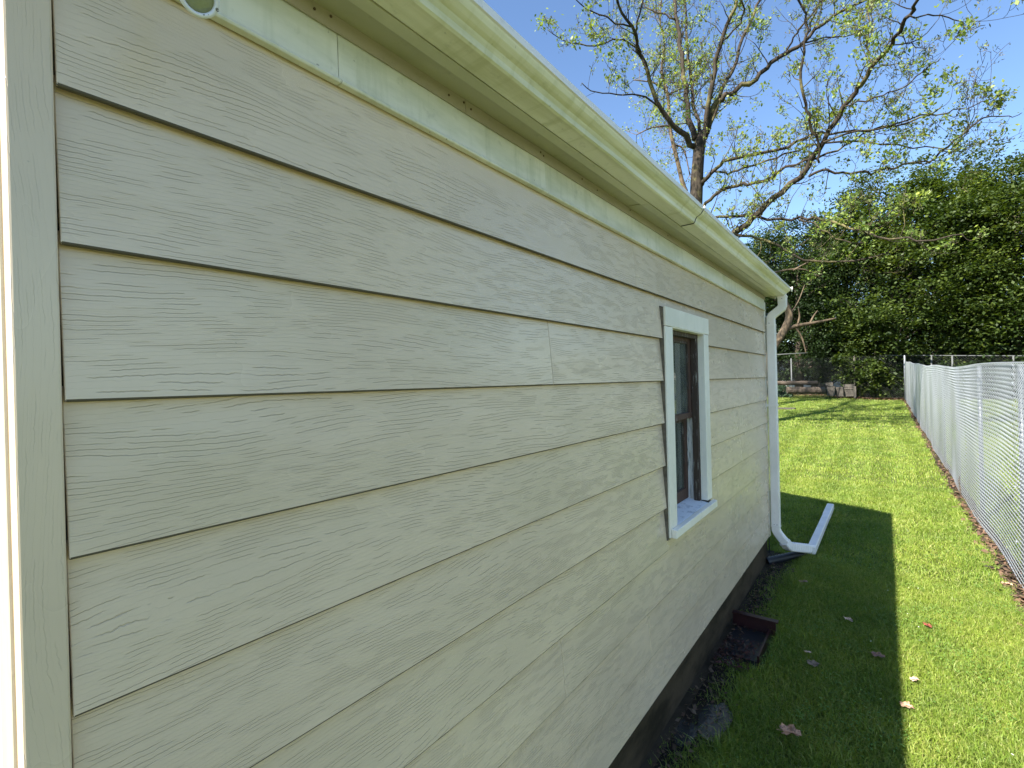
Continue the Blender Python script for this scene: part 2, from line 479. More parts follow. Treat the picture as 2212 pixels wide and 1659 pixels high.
parts.append(box(XB + .03, XB + .1, YN + .02, YF - .012, zb, EYE + .74))
obj('wall', *merge(parts), M_curtain, garage)

def board_prof(zbot, ztop, t=.010, out=.020):
    # tilted lap board; bottom edge proud, slightly rounded
    x = XW
    return [(x + .0115, zbot), (x + out - .0022, zbot), (x + out, zbot + .0028), (x + .001, ztop), (x - .009, ztop)]
def lap(y0, y1, zbot, ztop, trunc=None, zlow=None, zhigh=None):
    pr = board_prof(zbot, ztop)
    if zlow is not None or zhigh is not None:
        zl = zlow if zlow is not None else zbot; zh = zhigh if zhigh is not None else ztop
        def xf(z): return XW + .020 + (.001 - .020) * (z - zbot) / (ztop - zbot)
        pr = [(xf(zl) - .010, zl), (xf(zl), zl), (xf(zh), zh), (xf(zh) - .010, zh)]
    return prism(pr, y0, y1)
seams = {0: [s_at(1372, D)], 2: [s_at(1185, D)], 5: [s_at(1595, D)], 6: [s_at(1540, D)], 7: [s_at(1195, D), s_at(1625, D)], 8: [s_at(1385, D)], 9: [1.1]}
for j in range(10):
    zb_ = EYE + E * (1.95 - j); zt_ = zb_ + E + .022
    if j == 0: zt_ = zb_ + E + .03
    cuts = [Y0] + sorted(seams.get(j, [])) + [Y1]
    inwin = zb_ < WZ1 and zt_ - .022 > WZ0
    for a, b in zip(cuts[:-1], cuts[1:]):
        a2, b2 = a + .0008, b - .0008
        if inwin and a2 < WY1 and b2 > WY0:
            full = zb_ > WZ0 and zt_ - .022 < WZ1
            L = (a2, WY0 - .0065); R = (WY1 + .004, b2)
            if full:
                if L[1] > L[0]: bevel(obj('siding_board', *lap(L[0], L[1], zb_, zt_), M_side, garage), .001, 1)
                if R[1] > R[0]: bevel(obj('siding_board', *lap(R[0], R[1], zb_, zt_), M_side, garage), .001, 1)
            else:
                pp = []
                if L[1] > L[0]: pp.append(lap(L[0], L[1], zb_, zt_))
                if R[1] > R[0]: pp.append(lap(R[0], R[1], zb_, zt_))
                m0, m1 = max(a2, L[1]), min(b2, R[0])
                if zb_ < WZ0: pp.append(lap(m0, m1, zb_, zt_, zlow=zb_, zhigh=WZ0 - .003))
                else: pp.append(lap(m0, m1, zb_, zt_, zlow=WZ1 + .003, zhigh=zt_))
                bevel(obj('siding_board', *merge(pp), M_side, garage), .001, 1)
        else:
            bevel(obj('siding_board', *lap(a2, b2, zb_, zt_), M_side, garage), .001, 1)
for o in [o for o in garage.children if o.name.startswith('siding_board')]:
    o.data.materials.append(M_lap_shade)
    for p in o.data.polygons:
        if p.normal.z < -.35: p.material_index = 1  # dark colour here stands in for the shadow line under each lap
# end wall facing the sun and the far end wall, siding turned round the corner
def lap_end(yface, sgn, x0, x1, zbot, ztop, cut0=0, cut1=0):
    V = [];
    pr = [(0.002, zbot), (-.011, zbot), (-.001, ztop), (.009, ztop)]
    for x in (x0, x1):
        for dy, z in pr: V.append((x + (0 if z == zbot else (cut0 if x == x0 else -cut1)), yface + sgn * dy, z))
    Fc = [(0, 1, 5, 4), (1, 2, 6, 5), (2, 3, 7, 6), (3, 0, 4, 7), (3, 2, 1, 0), (4, 5, 6, 7)]
    return V, Fc
for yface, sgn in ((YN + .018, 1), (YF - .010, -1)):
    for j in range(-9, 10):
        zb_ = EYE + E * (1.95 - j)
        xa, xb = XB + .12, -D - .115
        def ins(z): return max(0, (z - (EYE + .74)) / RP)
        zt2 = zb_ + E + .015
        k0, k1 = ins(zb_), ins(zt2)
        xa, xb = xa + k0, xb - k0
        if xb - xa < 2 * (k1 - k0) + .05: continue
        obj('siding_board', *lap_end(yface, sgn, xa, xb, zb_, zt2, k1 - k0, k1 - k0), M_side, garage)
# corner boards
def corner(name, y0, y1, xo, wx, sgn):
    V1, F1 = box(-D - .02, xo, y0, y1, zb - .03, EYE + .70)
    return bevel(obj(name, V1, F1, M_trimv, garage), .003, 2)
c1 = corner('corner_board', .104, .150, -D + .021, 0, 1)
bevel(obj('corner_board_return', *box(-D - .115, -D - .0205, .100, .122, zb - .03, EYE + .70), M_ret, garage), .003, 2)
bevel(obj('corner_board', *box(-D - .09, -D + .012, Y1 + .004, YF + .02, zb - .02, EYE + .70), M_casing, garage), .002, 1)
# frieze panels with rolled bottom lip
fz0, fz1 = EYE + .615, EYE + .726
cuts = [.06, s_at(748, .87), s_at(1188, .87), s_at(1566, .87), s_at(1619, .87), 5.07]
for a, b in zip(cuts[:-1], cuts[1:]):
    x = XW + .008
    pr = [(x - .001, fz0 + .006), (x - .001, fz0), (x + .014, fz0), (x + .017, fz0 + .004), (x + .014, fz0 + .010), (x + .006, fz0 + .014), (x + .004, fz1), (x - .004, fz1)]
    ph = a * 3
    bevel(obj('frieze_panel', *prism(pr, a + .0007, b - .0007, lambda i, y: (.0015 * mnoise.noise(Vector((y * 5, i * .3, ph))), 0), 14), M_frieze, garage), .0008, 1)
# trim strip over the frieze
tc = [.06, s_at(1020, .865), 3.2, 5.07]
for a, b in zip(tc[:-1], tc[1:]):
    x = XW + .014
    obj('trim_strip', *prism([(x, fz1 - .008), (x + .004, fz1 - .008), (x + .005, fz1 + .026), (x, fz1 + .026)], a + .001, b - .001,
        lambda i, y: (0, .0018 * mnoise.noise(Vector((y * 2.5, 0, 2)))), 14), M_strip, garage)
for k, px in enumerate((700, 735, 985, 1017, 1032, 1180, 1186, 1268, 1300, 1370, 1450, 1520, 1580)):
    s = s_at(px, .862)
    obj('nail_head', *tube([(XW + .0195, s, fz1 + .008 + .006 * (k % 2)), (XW + .0215, s, fz1 + .008 + .006 * (k % 2))], .0028, 6), M_nail, garage)
# soffit panels
sf = EYE + .752
sc = [-.25, s_at(1385, .82), 3.6, 5.13]
for k, (a, b) in enumerate(zip(sc[:-1], sc[1:])):
    obj('soffit_panel', *prism([(XW + .015, sf), (-.800, sf - .004), (-.800, sf + .004), (XW + .015, sf + .006)], a + .003, b - .003,
        lambda i, y: (0, .004 * mnoise.noise(Vector((y * 1.1, 0, 9))) - .0015 * (k % 2)), 20), M_soff, garage)
    # fascia with its bottom return
    obj('fascia_board', *prism([(-.799, sf - .012), (-.768, sf - .012), (-.768, sf + .09), (-.772, sf + .09), (-.772, sf - .008), (-.799, sf - .008)], a + .0015, b - .0015), M_fasc, garage)
# gutter: K-style, two lengths joined
gb = EYE + .741
def gprof(o=0):
    out = [(-.764, gb + .075), (-.764, gb - o), (-.706 + o, gb - o), (-.700 + o, gb + .004), (-.697 + o, gb + .016), (-.690 + o, gb + .026), (-.680 + o, gb + .031),
           (-.670 + o, gb + .038), (-.664 + o, gb + .046), (-.662 + o, gb + .050), (-.657 + o, gb + .052), (-.656 + o, gb + .070), (-.661 + o, gb + .073)]
    inn = [(x - .0016 if i > 2 else x + (.0016 if i < 2 else 0), z + (.0016 if i in (1, 2) else 0)) for i, (x, z) in enumerate(out)]
    return out + [(x - .0008, z) for x, z in reversed(inn)]
gj = s_at(1500, .72)
gw = lambda i, y: (.0012 * mnoise.noise(Vector((y * 2.2, 3, 0))), .0018 * mnoise.noise(Vector((y * 1.4, 0, 0))))
def gmesh(name, a, b, o):
    V, Fc = prism(gprof(o), a, b, gw, 30)
    k = len(gprof()); fm = []
    for q in Fc:
        if len(q) == 4:
            i = q[0] % k
            fm.append(1 if i in (9, 10, 11, 12, 13, 14, 15) else 0)
        else: fm.append(0)
    g = obj(name, V, Fc, None, garage, mats=[M_gut, M_lip], fm=fm)
    return g
g1 = gmesh('gutter', -.3, gj + .01, 0)
g2 = gmesh('gutter', gj, 5.115, .0022)
obj('sealant_blob', *tube([(-.657, gj - .012, gb + .056), (-.654, gj - .002, gb + .062), (-.656, gj + .008, gb + .074)], [.004, .006, .003], 7), M_seal, g2, smooth=True)
obj('joint_gap_shade', *prism([(x + (.0012 if i > 2 else 0), z - (.0012 if i in (1, 2) else 0)) for i, (x, z) in enumerate(gprof(.0022)[:13])] + [(-.70, gb + .01)][:0], gj - .0035, gj - .0005, gw, 1), M_black, g2)  # black band stands in for the shade in the open joint gap
obj('end_cap', *merge([([(x, y, z) for y in (5.1155, 5.119) for x, z in gprof(.004)[:13]], [tuple(range(12, -1, -1)), tuple(range(13, 26))] + [(i, (i + 1) % 13, (i + 1) % 13 + 13, i + 13) for i in range(13)])]), M_lip, g2)
obj('end_cap', *tube([(-.672, 5.116, gb + .052), (-.650, 5.125, gb + .070), (-.650, 5.13, gb + .034)], [.010, .012, .007], 8), M_spout, g2, smooth=True)
# roof: stepped shingle courses over a deck
deck = []
for sgn in (1, -1):
    def rx(d): return (-.70 - d) if sgn == 1 else (2 * xm + .70 + d)
    dd = (-.70 - xm)
    pr = [(rx(0), EYE + 0.793), (rx(dd), EYE + 0.793 + dd * RP), (rx(dd), EYE + 0.813 + dd * RP), (rx(0), EYE + 0.813)]
    if sgn == -1: pr = pr[::-1]
    deck.append(prism(pr, YN - .12, 5.125))
    n = 18
    for i in range(n):
        d0, d1 = -.02 + (dd + .02) * i / n, -.02 + (dd + .02) * (i + 1) / n + .03
        d1 = min(d1, dd)
        pr = [(rx(d0), EYE + 0.815 + d0 * RP), (rx(d1), EYE + 0.815 + d1 * RP), (rx(d1), EYE + 0.819 + d1 * RP), (rx(d0), EYE + 0.824 + d0 * RP)]
        if sgn == -1: pr = pr[::-1]
        deck.append(prism(pr, YN - .14, 5.13))
obj('roof', *merge(deck), M_shing, garage)
for sgn in (1, -1):
    for yy in (YN - .13, 5.10):
        def rx(d): return (-.75 - d) if sgn == 1 else (2 * xm + .75 + d)
        dd = (-.75 - xm)
        pr = [(rx(.03), EYE + .72), (rx(dd), EYE + .70 + dd * RP), (rx(dd), EYE + .806 + dd * RP), (rx(.03), EYE + .806)]
        if sgn == -1: pr = pr[::-1]
        obj('rake_board', *prism(pr, yy, yy + .022), M_fasc, garage)

# ---- window
win = empty('window', (-D, (WY0 + WY1) / 2, EYE - .2)); win.parent = garage; win.location = Vector((-D, (WY0 + WY1) / 2, EYE - .2)) - garage.location
xf0 = -D + .012; xf1 = -D + .034
sill_t = WZ0 + .052
def wpart(name, b, m, bw=.002):
    o = obj(name, *b, m, win)
    return bevel(o, bw, 2) if bw else o
wpart('head_casing', box(xf0 + .0105, xf1 + .002, WY0, WY1 + .004, WZ1 - .096, WZ1), M_casing, .003)
wpart('side_casing', box(xf0 + .0105, xf1, WY0, WY0 + CW, WZ0 + .001, WZ1 - .098), M_casing, .003)
wpart('side_casing', box(xf0 + .0105, xf1, WY1 - CW * .9, WY1, sill_t + .002, WZ1 - .098), M_casing, .003)
wpart('backing_strip', box(-D - .012, xf0 + .010, WY0 - .006, WY0 + .03, WZ0 - .01, WZ1 - .004), M_brown, 0)
wpart('backing_strip', box(-D - .012, xf0 + .010, WY1 - .03, WY1 + .001, WZ0, WZ1 - .004), M_brown, 0)
# sloped sill with horns
yA, yB = WY0 + CW * .55, WY1 + .012
sl_v = [(-D - .10, sill_t + .012), (xf1 + .0005, sill_t - .0075), (xf1 + .0005, sill_t - .050), (-D - .10, sill_t - .050)]
V, Fc = prism(sl_v, IY0 + .0005, IY1 - .0005)
V2, F2 = prism([(xf1 + .001, sill_t - .0075), (-D + .060, sill_t - .012), (-D + .060, sill_t - .052), (xf1 + .001, sill_t - .052)], WY0 + .012, yB)
sill = obj('sill', V, Fc, M_sill, win); bevel(sill, .003, 2)
bevel(obj('sill_nosing', V2, F2, M_casing, win), .003, 2)
# jamb liners
jd = -D - .005
def liner(y0, y1, z0, z1, xa, xb, m, nm='jamb'): return wpart(nm, box(xa, xb, y0, y1, z0, z1), m, .001)
liner(IY1 - .004, IY1 + .012, sill_t + .004, IZ1, jd, xf1 - .001, M_casing)
liner(IY0 - .012, IY0 + .004, sill_t + .004, IZ1, jd, xf1 - .001, M_casing)
liner(IY0 + .0045, IY1 - .0045, IZ1 - .004, IZ1 + .012, jd, xf1 - .001, M_casing)
xd = jd - .001
for ya, yb in ((IY1 - .030, IY1 + .012), (IY0 - .012, IY0 + .030)):
    liner(ya, yb, sill_t + .002, IZ1, xd - .034, xd, M_stile, 'blind_stop')
liner(IY0 + .031, IY1 - .031, IZ1 - .028, IZ1, xd - .034, xd, M_stile, 'blind_stop')
for ya, yb in ((IY1 - .014, IY1 + .012), (IY0 - .012, IY0 + .014)):
    liner(ya, yb, sill_t + .002, IZ1, xd - .12, xd - .035, M_stile2, 'sash_track')
zm = IZ0 + (IZ1 - IZ0) * .50
def sash(xa, z0, z1, mat, bot):
    y0, y1 = IY0 + .016, IY1 - .016; w = .042; xb = xa - .030
    fr_ = [box(xb, xa, y0, y0 + w, z0, z1), box(xb, xa, y1 - w, y1, z0, z1),
           box(xb + .001, xa - .001, y0 + w, y1 - w, z0, z0 + bot), box(xb + .001, xa - .001, y0 + w, y1 - w, z1 - .04, z1)]
    s = obj('sash', *merge(fr_), mat, win); bevel(s, .002, 1)
    obj('pane', *box(xa - .017, xa - .013, y0 + w, y1 - w, z0 + bot, z1 - .04), M_glass, win)
    # putty bead round the glass
    obj('putty_bead', *merge([box(xa - .013, xa - .004, y1 - w - .010, y1 - w - .0005, z0 + bot + (z1 - z0) * .28, z1 - .0405), box(xa - .013, xa - .004, y0 + w + .001, y1 - w - .011, z1 - .052, z1 - .0405)]), M_stile, win)
sash(xd - .036, zm, IZ1 - .006, M_darkw, .034)
sash(xd - .070, sill_t + .012, zm + .03, M_darkw, .065)
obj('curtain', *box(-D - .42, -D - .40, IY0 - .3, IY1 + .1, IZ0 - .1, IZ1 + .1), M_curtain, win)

# ---- downspout
sp = empty('downspout', (0, 0, 0)); sp.parent = garage; sp.location = Vector((-.82, 5.1, 0)) - garage.location
def spp(name, V, Fc, m=None, smooth=False):
    return obj(name, V, Fc, m or M_spout, sp, smooth)
hx = (1, 0, 0)
HW, HD = .036, .029
ups = 5.088
zt = gb
spp('outlet', *rect_sweep([(-.722, ups, zt + .002), (-.722, ups, zt - .05)], HW * 1.02, HD * 1.02, hx))
spp('elbow', *rect_sweep([(-.722, ups, zt - .045), (-.722, ups, zt - .092), (-.732, ups, zt - .115), (-.806, ups, zt - .172), (-.820, ups, zt - .196), (-.820, ups, zt - .265)], HW, HD, hx))
spp('pipe', *rect_sweep([(-.820, ups, zt - .255), (-.820, ups, .345)], HW * 1.05, HD * 1.05, hx))
pts = [(-.820, ups, .36), (-.820, ups, .318), (-.808, ups, .29), (-.770, ups + .004, .235), (-.745, ups + .012, .205)]
spp('elbow', *rect_sweep(pts, HW, HD, (1, 0, .3)))
n = 27; pp = []; scl = []
p0, p1, p2 = Vector((-.755, ups + .004, .215)), Vector((-.728, 5.13, .165)), Vector((-.574, 5.47, .073))
for i in range(n):
    t = i / (n - 1); t2 = max(0, (t - .16) / .84)
    pp.append(p0.lerp(p1, t / .16) if t < .16 else p1.lerp(p2, t2)); scl.append(1.12 if i % 2 else 1.0)
spp('flexible_elbow', *rect_sweep(pp, HW, HW, (1, -.3, 0), scl))
spp('extension_pipe', *rect_sweep([(-.574, 5.40, .078), (-.566, 6.9, .066)], HW * .98, HW * .9, (1, 0, 0)))
spp('extension_pipe', *rect_sweep([(-.5665, 6.85, .0665), (-.565, 7.42, .062)], HW * 1.05, HW * .97, (1, 0, 0)))
for zz in (zt - .262, .352, zt - .012):
    xx = -.722 if zz > zt - .1 else -.820
    spp('joint_band', *rect_sweep([(xx, ups, zz - .007), (xx, ups, zz + .007)], HW * 1.10, HD * 1.10, hx))
for xx, zz in ((-.722, zt - .03), (-.832, zt - .245), (-.806, .37), (-.83, .37)):
    spp('screw', *tube([(xx, ups - HD * 1.05, zz), (xx, ups - HD * 1.2, zz)], .0035, 6), M_nail)
for zz in (EYE - .27,):
    spp('strap', *merge([box(-.820 - HW * 1.12, -.820 + HW * 1.14, ups - HD * 1.18, ups + HD * 1.18, zz - .008, zz + .008), box(-.885, -.855, ups - HD * 1.25, ups - HD * 1.0, zz - .01, zz + .012)]))

# ================================================================= THINGS ON THE GARAGE AND GROUND
# flood light
fl_c = P(430, -8, .655)
fl = empty('flood_light', fl_c, 'small round flood light with grey rim under the eave', 'light')
ax = (camP - fl_c).normalized(); ax = (ax + Vector((.25, .1, -.1))).normalized()
def lathe(c, axis, prof, sides=32):
    axis = axis.normalized(); u = axis.cross(Vector((0, 0, 1))).normalized(); w = axis.cross(u); V = []; Fc = []
    for h, r in prof:
        for k in range(sides):
            a = 2 * math.pi * k / sides; V.append(tuple(c + axis * h + (u * math.cos(a) + w * math.sin(a)) * r))
    for i in range(len(prof) - 1):
        for k in range(sides):
            a = i * sides + k; b = i * sides + (k + 1) % sides; Fc.append((a, b, b + sides, a + sides))
    return V, Fc
M_rim = mat_plain('grey_glass_rim', (.78, .76, .82), .3, 0, .15, 60)
M_lens = mat_plain('lens_glass', (.30, .31, .16), .12, 0, .2, 120, nz=.004)
R = .0245
obj('rim', *lathe(fl_c, ax, [(-.012, R * .96), (-.002, R), (.002, R * .98), (.0025, R * .80), (-.001, R * .76), (-.006, R * .74)]), M_rim, fl, True)
obj('lens', *lathe(fl_c, ax, [(-.0055, R * .75), (-.003, R * .6), (-.0015, R * .35), (-.001, .0001)]), M_lens, fl, True)
obj('housing', *lathe(fl_c, ax, [(-.0125, R * .97), (-.03, R * .85), (-.05, R * .45), (-.07, R * .42), (-.07, .0001)]), M_lip, fl, True)
bk = fl_c - ax * .065
obj('bracket', *merge([tube([bk, bk + Vector((-.02, -.005, .02)), (-D + .02, fl_c.y - .03, fz0 + .04)], .006, 8)]), M_lip, fl, True)
for ang, ch, sz in ((40, 'e', .009), (95, '"', .007), (80, "'", .006)):
    cu = bpy.data.curves.new('txt', 'FONT'); cu.body = ch; cu.size = sz; cu.extrude = .0001; cu.align_x = 'CENTER'; cu.align_y = 'CENTER'
    to = bpy.data.objects.new('txt', cu); COL.objects.link(to)
    dg = bpy.context.evaluated_depsgraph_get(); me = bpy.data.meshes.new_from_object(to.evaluated_get(dg)); bpy.data.objects.remove(to)
    mo = bpy.data.objects.new('lettering', me); COL.objects.link(mo); me.materials.clear(); me.materials.append(M_black)
    a = math.radians(ang); rr = camR - ax * camR.dot(ax); rr.normalize(); uu = ax.cross(rr)
    p = fl_c + ax * .0028 + (rr * math.cos(a) - uu * math.sin(a)) * R * .89
    mm = Matrix((rr, uu, ax)).transposed().to_4x4(); mm.translation = p - fl_c
    mo.parent = fl; mo.matrix_local = mm

# black drain pipe
a, b_ = G(1655, 1222), G(1738, 1203)
pts = [a + (b_ - a) * (i / 24) + Vector((0, 0, .035)) for i in range(25)]
V, Fc = tube(pts, [.040 if i % 2 else .034 for i in range(25)], 14, False)
V2, F2 = tube([p for p in pts], .030, 14, False)
tag(obj('drain_pipe', *merge([(V, Fc), (V2, [tuple(reversed(f)) for f in F2])]), M_black, smooth=True, loc=tuple(a)), 'black corrugated drain pipe lying under the downspout elbow', 'pipe')
# stake behind the elbow
q = G(1662, 1197)
tag(obj('wire_stake', *tube([(q.x, q.y, 0), (q.x, q.y + .003, .17)], .005, 6), M_black, loc=tuple(q)), 'thin dark stake beside the foundation below the downspout', 'stake')

# dark maroon well by the foundation
ww = empty('window_well', (-.75, 3.4, 0), 'dark maroon open-topped well against the foundation', 'window well')
obj('back_panel', *box(-.868, -.600, 3.62, 3.635, -.05, .105), M_maroon, ww)
obj('top_rim', *box(-.868, -.585, 3.605, 3.65, .106, .114), M_maroon, ww)
obj('side_panel', *box(-.640, -.628, 3.22, 3.619, -.05, .055), M_maroon, ww)
obj('well_floor', *box(-.868, -.641, 3.22, 3.619, -.05, .018), M_black, ww)
def litter(name, n, fn, size, mat, kind='stuff', label=None, cat=None, parent=None, tilt=.5):
    c = np.array([fn() for _ in range(n)], np.float32)
    a = rng.uniform(0, 6.283, n); s = rng.uniform(size[0], size[1], n)
    u = np.stack([np.cos(a), np.sin(a), rng.normal(0, tilt, n) * .6], 1) * s[:, None]
    v = np.stack([-np.sin(a), np.cos(a), rng.normal(0, tilt, n) * .6], 1) * (s * rng.uniform(.35, .8, n))[:, None]
    V = np.stack([c - u, c + v * .8 - u * .1, c + u, c - v], 1).reshape(-1, 3)
    o = fast(name, V, 4, mat, parent)
    tag(o, label, cat, None, kind); return o
def f_():
    x = rng.uniform(-.86, -.66); y = rng.uniform(3.05, 3.42); return (x, y, .024 + rng.uniform(0, .02))
litter('mulch_chips', 260, f_, (.006, .016), M_chip)

# puddles
puds = [(1545, 1560, .060, .135), (1478, 1590, .045, .085), (1600, 1396 - 20, .02, .04), (1637, 1255, .03, .06), (1612, 1306, .018, .03), (1570, 1430, .03, .04)]
PUD = []
plab = ['grey muddy puddle, the largest, in the grass near the foundation', 'dark puddle nearest the foundation and the camera', None, 'pale grey puddle by the soil near the downspout', 'tiny pale puddle between the downspout and the maroon well', 'small puddle in front of the maroon well']
for (px, py, rx_, ry_), lb in zip(puds, plab):
    if not lb: continue
    c = G(px, py); PUD.append((c.x, c.y, rx_, ry_))
    n = 40; V = [(c.x, c.y, .020)]; ph = rnd.random() * 9
    for i in range(n):
        a = 2 * math.pi * i / n; k = 1 + .35 * mnoise.noise(Vector((math.cos(a) * 1.5, math.sin(a) * 1.5, ph))) + .15 * mnoise.noise(Vector((math.cos(a) * 5, math.sin(a) * 5, ph)))
        V.append((c.x + math.cos(a) * rx_ * k * 1.25, c.y + math.sin(a) * ry_ * k * 1.1, .018))
    tag(obj('puddle', V, [(0, i + 1, (i + 1) % n + 1) for i in range(n)], M_puddle, loc=(c.x, c.y, 0)), lb, 'puddle')

# fallen leaves
def leaf(px, py, size, col, label, lobed=True, curl=.35, rot=None, lift=.035):
    c = G(px, py, lift); n = 26; V = []; rot = rnd.random() * 6.28 if rot is None else rot
    m = mk_leafbrown('dry_leaf', col)
    rings = [0, .5, 1]; Fc = []
    V.append((c.x, c.y, c.z))
    for ri in (1, 2):
        for i in range(n):
            a = 2 * math.pi * i / n
            r = 1.0
            if lobed: r = .62 + .38 * abs(math.cos(a * 2.5)) ** .7
            else: r = .45 + .55 * abs(math.cos(a)) ** 1.2 + .05 * math.cos(a * 9)
            r *= rings[ri] * size * (1 + .1 * math.sin(i * 2.3))
            x, y = math.cos(a + rot) * r, math.sin(a + rot) * r
            z = curl * abs(math.sin(a)) * r * (.6 + .4 * math.sin(a * 3)) + .08 * size * math.sin(i * 1.7) * rings[ri]
            V.append((c.x + x, c.y + y, c.z + z))
    for i in range(n):
        j = (i + 1) % n; Fc.append((0, 1 + i, 1 + j)); Fc.append((1 + i, 1 + n + i, 1 + n + j, 1 + j))
    st = tube([(c.x, c.y, c.z + .002), (c.x - math.cos(rot) * size * 1.3, c.y - math.sin(rot) * size * 1.3, c.z + .006)], .0012, 4)
    V, Fc = merge([(V, Fc), st])
    return tag(obj('fallen_leaf', V, Fc, m, smooth=True, loc=tuple(c)), label, 'leaf', 'dry leaves lying on the lawn')
tan = (.50, .27, .16); grey = (.24, .17, .12); red = (.28, .07, .04); pale = (.60, .42, .30)
leaf(1707, 1582, .047, tan, 'large curled orange-brown leaf in the shaded grass, nearest the camera', True, .6, .4, .05)
leaf(1757, 1433, .036, grey, 'grey-brown lobed leaf in the middle of the shaded grass', True, .2, 1.5)
leaf(1832, 1338, .034, pale, 'pale tan folded leaf upright in the shaded grass', False, .7, 2.2, .05)
leaf(1896, 1415, .036, (.32, .16, .11), 'dull reddish leaf lying just inside the shadow edge', True, .25, .2)
leaf(1975, 1467, .026, pale, 'small pale yellow-brown leaf in the sunlit grass', False, .4, 1.0)
leaf(1957, 1523, .030, (.58, .36, .22), 'light orange leaf on the shadow edge, lowest in the sunlit grass', True, .3, 2.6)
leaf(2003, 1350, .032, red, 'dark red leaf in the sunlit grass', False, .5, 2.0)
leaf(1735, 1256, .035, (.40, .22, .16), 'small brown leaf in shade beside the wall, below the drain pipe', False, .3, .7)
leaf(1745, 1408, .018, pale, 'tiny pale leaf scrap above the grey-brown lobed leaf', False, .3, .3)
leaf(2262 * .8848 + 135, 1224, .03, (.05, .04, .03), 'dark shrivelled leaf in sun near the fence', False, .3, .2)
leaf(2175, 1262, .035, (.62, .38, .25), 'orange leaf caught in the soil strip at the fence foot', True, .5, .2)

# ================================================================= CHAIN-LINK FENCES
def ftop(y):
    return 1.81 + terr(FX, y) + .015 * math.sin(y * 1.1) + (.07 * max(0, (y - 16)) / 14)
def chain(name, p_of, u0, u1, pitch, zlo, zhi, rad, mat, parent, sides=3, weave=.005, near=None, radf=None):
    """zigzag wires: p_of(u, off) gives (x, y); vertical pitch equals the mesh pitch"""
    hw = pitch / 2; VS = []
    n = int((u1 - u0) / hw)
    for i in range(n):
        u = u0 + i * hw; zl = zlo(u); zh = zhi(u)
        m = int((zh - zl) / hw); z = zl + (hw if i % 2 else 0) * 0
        idx = np.arange(m + 1)
        uu = u + hw * ((idx + i) % 2) + rng.normal(0, .0012, m + 1)
        zz = zh - (m - idx) * hw
        off = weave * np.where((idx + i) % 2 == 0, 1, -1)
        xy = np.array([p_of(a, b) for a, b in zip(uu, off)])
        Pn = np.column_stack([xy, zz])
        A, B = Pn[:-1], Pn[1:]
        d = B - A; d /= np.linalg.norm(d, axis=1)[:, None]
        ref = np.array([0, 0, 1.0]); s1 = np.cross(d, ref); s1 /= np.linalg.norm(s1, axis=1)[:, None]; s2 = np.cross(d, s1)
        r = radf(u) if radf else rad
        for k in range(sides):
            a0, a1 = 2 * math.pi * k / sides, 2 * math.pi * (k + 1) / sides
            o0 = (s1 * math.cos(a0) + s2 * math.sin(a0)) * r; o1 = (s1 * math.cos(a1) + s2 * math.sin(a1)) * r
            VS.append(np.stack([A + o0, A + o1, B + o1, B + o0], 1).reshape(-1, 3))
    o = fast(name, np.concatenate(VS), 4, mat, parent)
    tag(o, kind='stuff'); return o
fence = empty('chain_link_fence', (FX, 3, 0), 'tall galvanised chain-link fence running along the right side of the lawn', 'fence')
def fx(y): return FX + .012 * math.sin(y * 1.3) + .008 * math.sin(y * 3.1)
chain('wire_mesh', lambda u, off: (fx(u) + off, u), -.6, 29.9, .078, lambda u: terr(FX, u) + .015, ftop, .0025, M_galv, fence, weave=.009)
# knuckled top selvage + tension wires
pts = [(fx(y), y, ftop(y) + .004) for y in np.arange(-.6, 30, .15)]
obj('top_wire', *tube(pts, .006, 6), M_galv, fence)
pts = [(fx(y), y, terr(FX, y) + .03) for y in np.arange(-.6, 30, .3)]
obj('bottom_wire', *tube(pts, .003, 5), M_galv, fence)
k = -2
while True:
    y = 5.63 + 2.13 * k
    if y > 29: break
    z0 = terr(FX, y)
    obj('post', *tube([(FX + .04, y, z0 - .3), (FX + .04, y, ftop(y) - .01)], .021, 12), M_galv2, fence, True)
    for zz in (.35, .8, 1.25, 1.65):
        obj('tie_wire', *tube([(FX - .008, y - .02, z0 + zz), (FX - .012, y, z0 + zz + .004), (FX + .06, y + .03, z0 + zz)], .0028, 4), M_galv, fence)
    k += 1
zc = terr(FX, 30)
obj('corner_post', *tube([(FX, 30, zc - .3), (FX, 30, zc + 2.13), (FX, 30, zc + 2.16)], [.042, .042, .015], 12), M_galv2, fence, True)
# little black twig caught in the fence foot
q = G(2083, 1075)
tag(obj('twig', *tube([(FX - .02, q.y, .02), (FX - .02, q.y + .05, .10), (FX - .03, q.y + .10, .22), (FX - .01, q.y + .22, .28)], [.008, .007, .006, .003], 6), M_barkC, loc=(FX, q.y, 0)), 'black twig leaning on the foot of the side fence', 'twig')

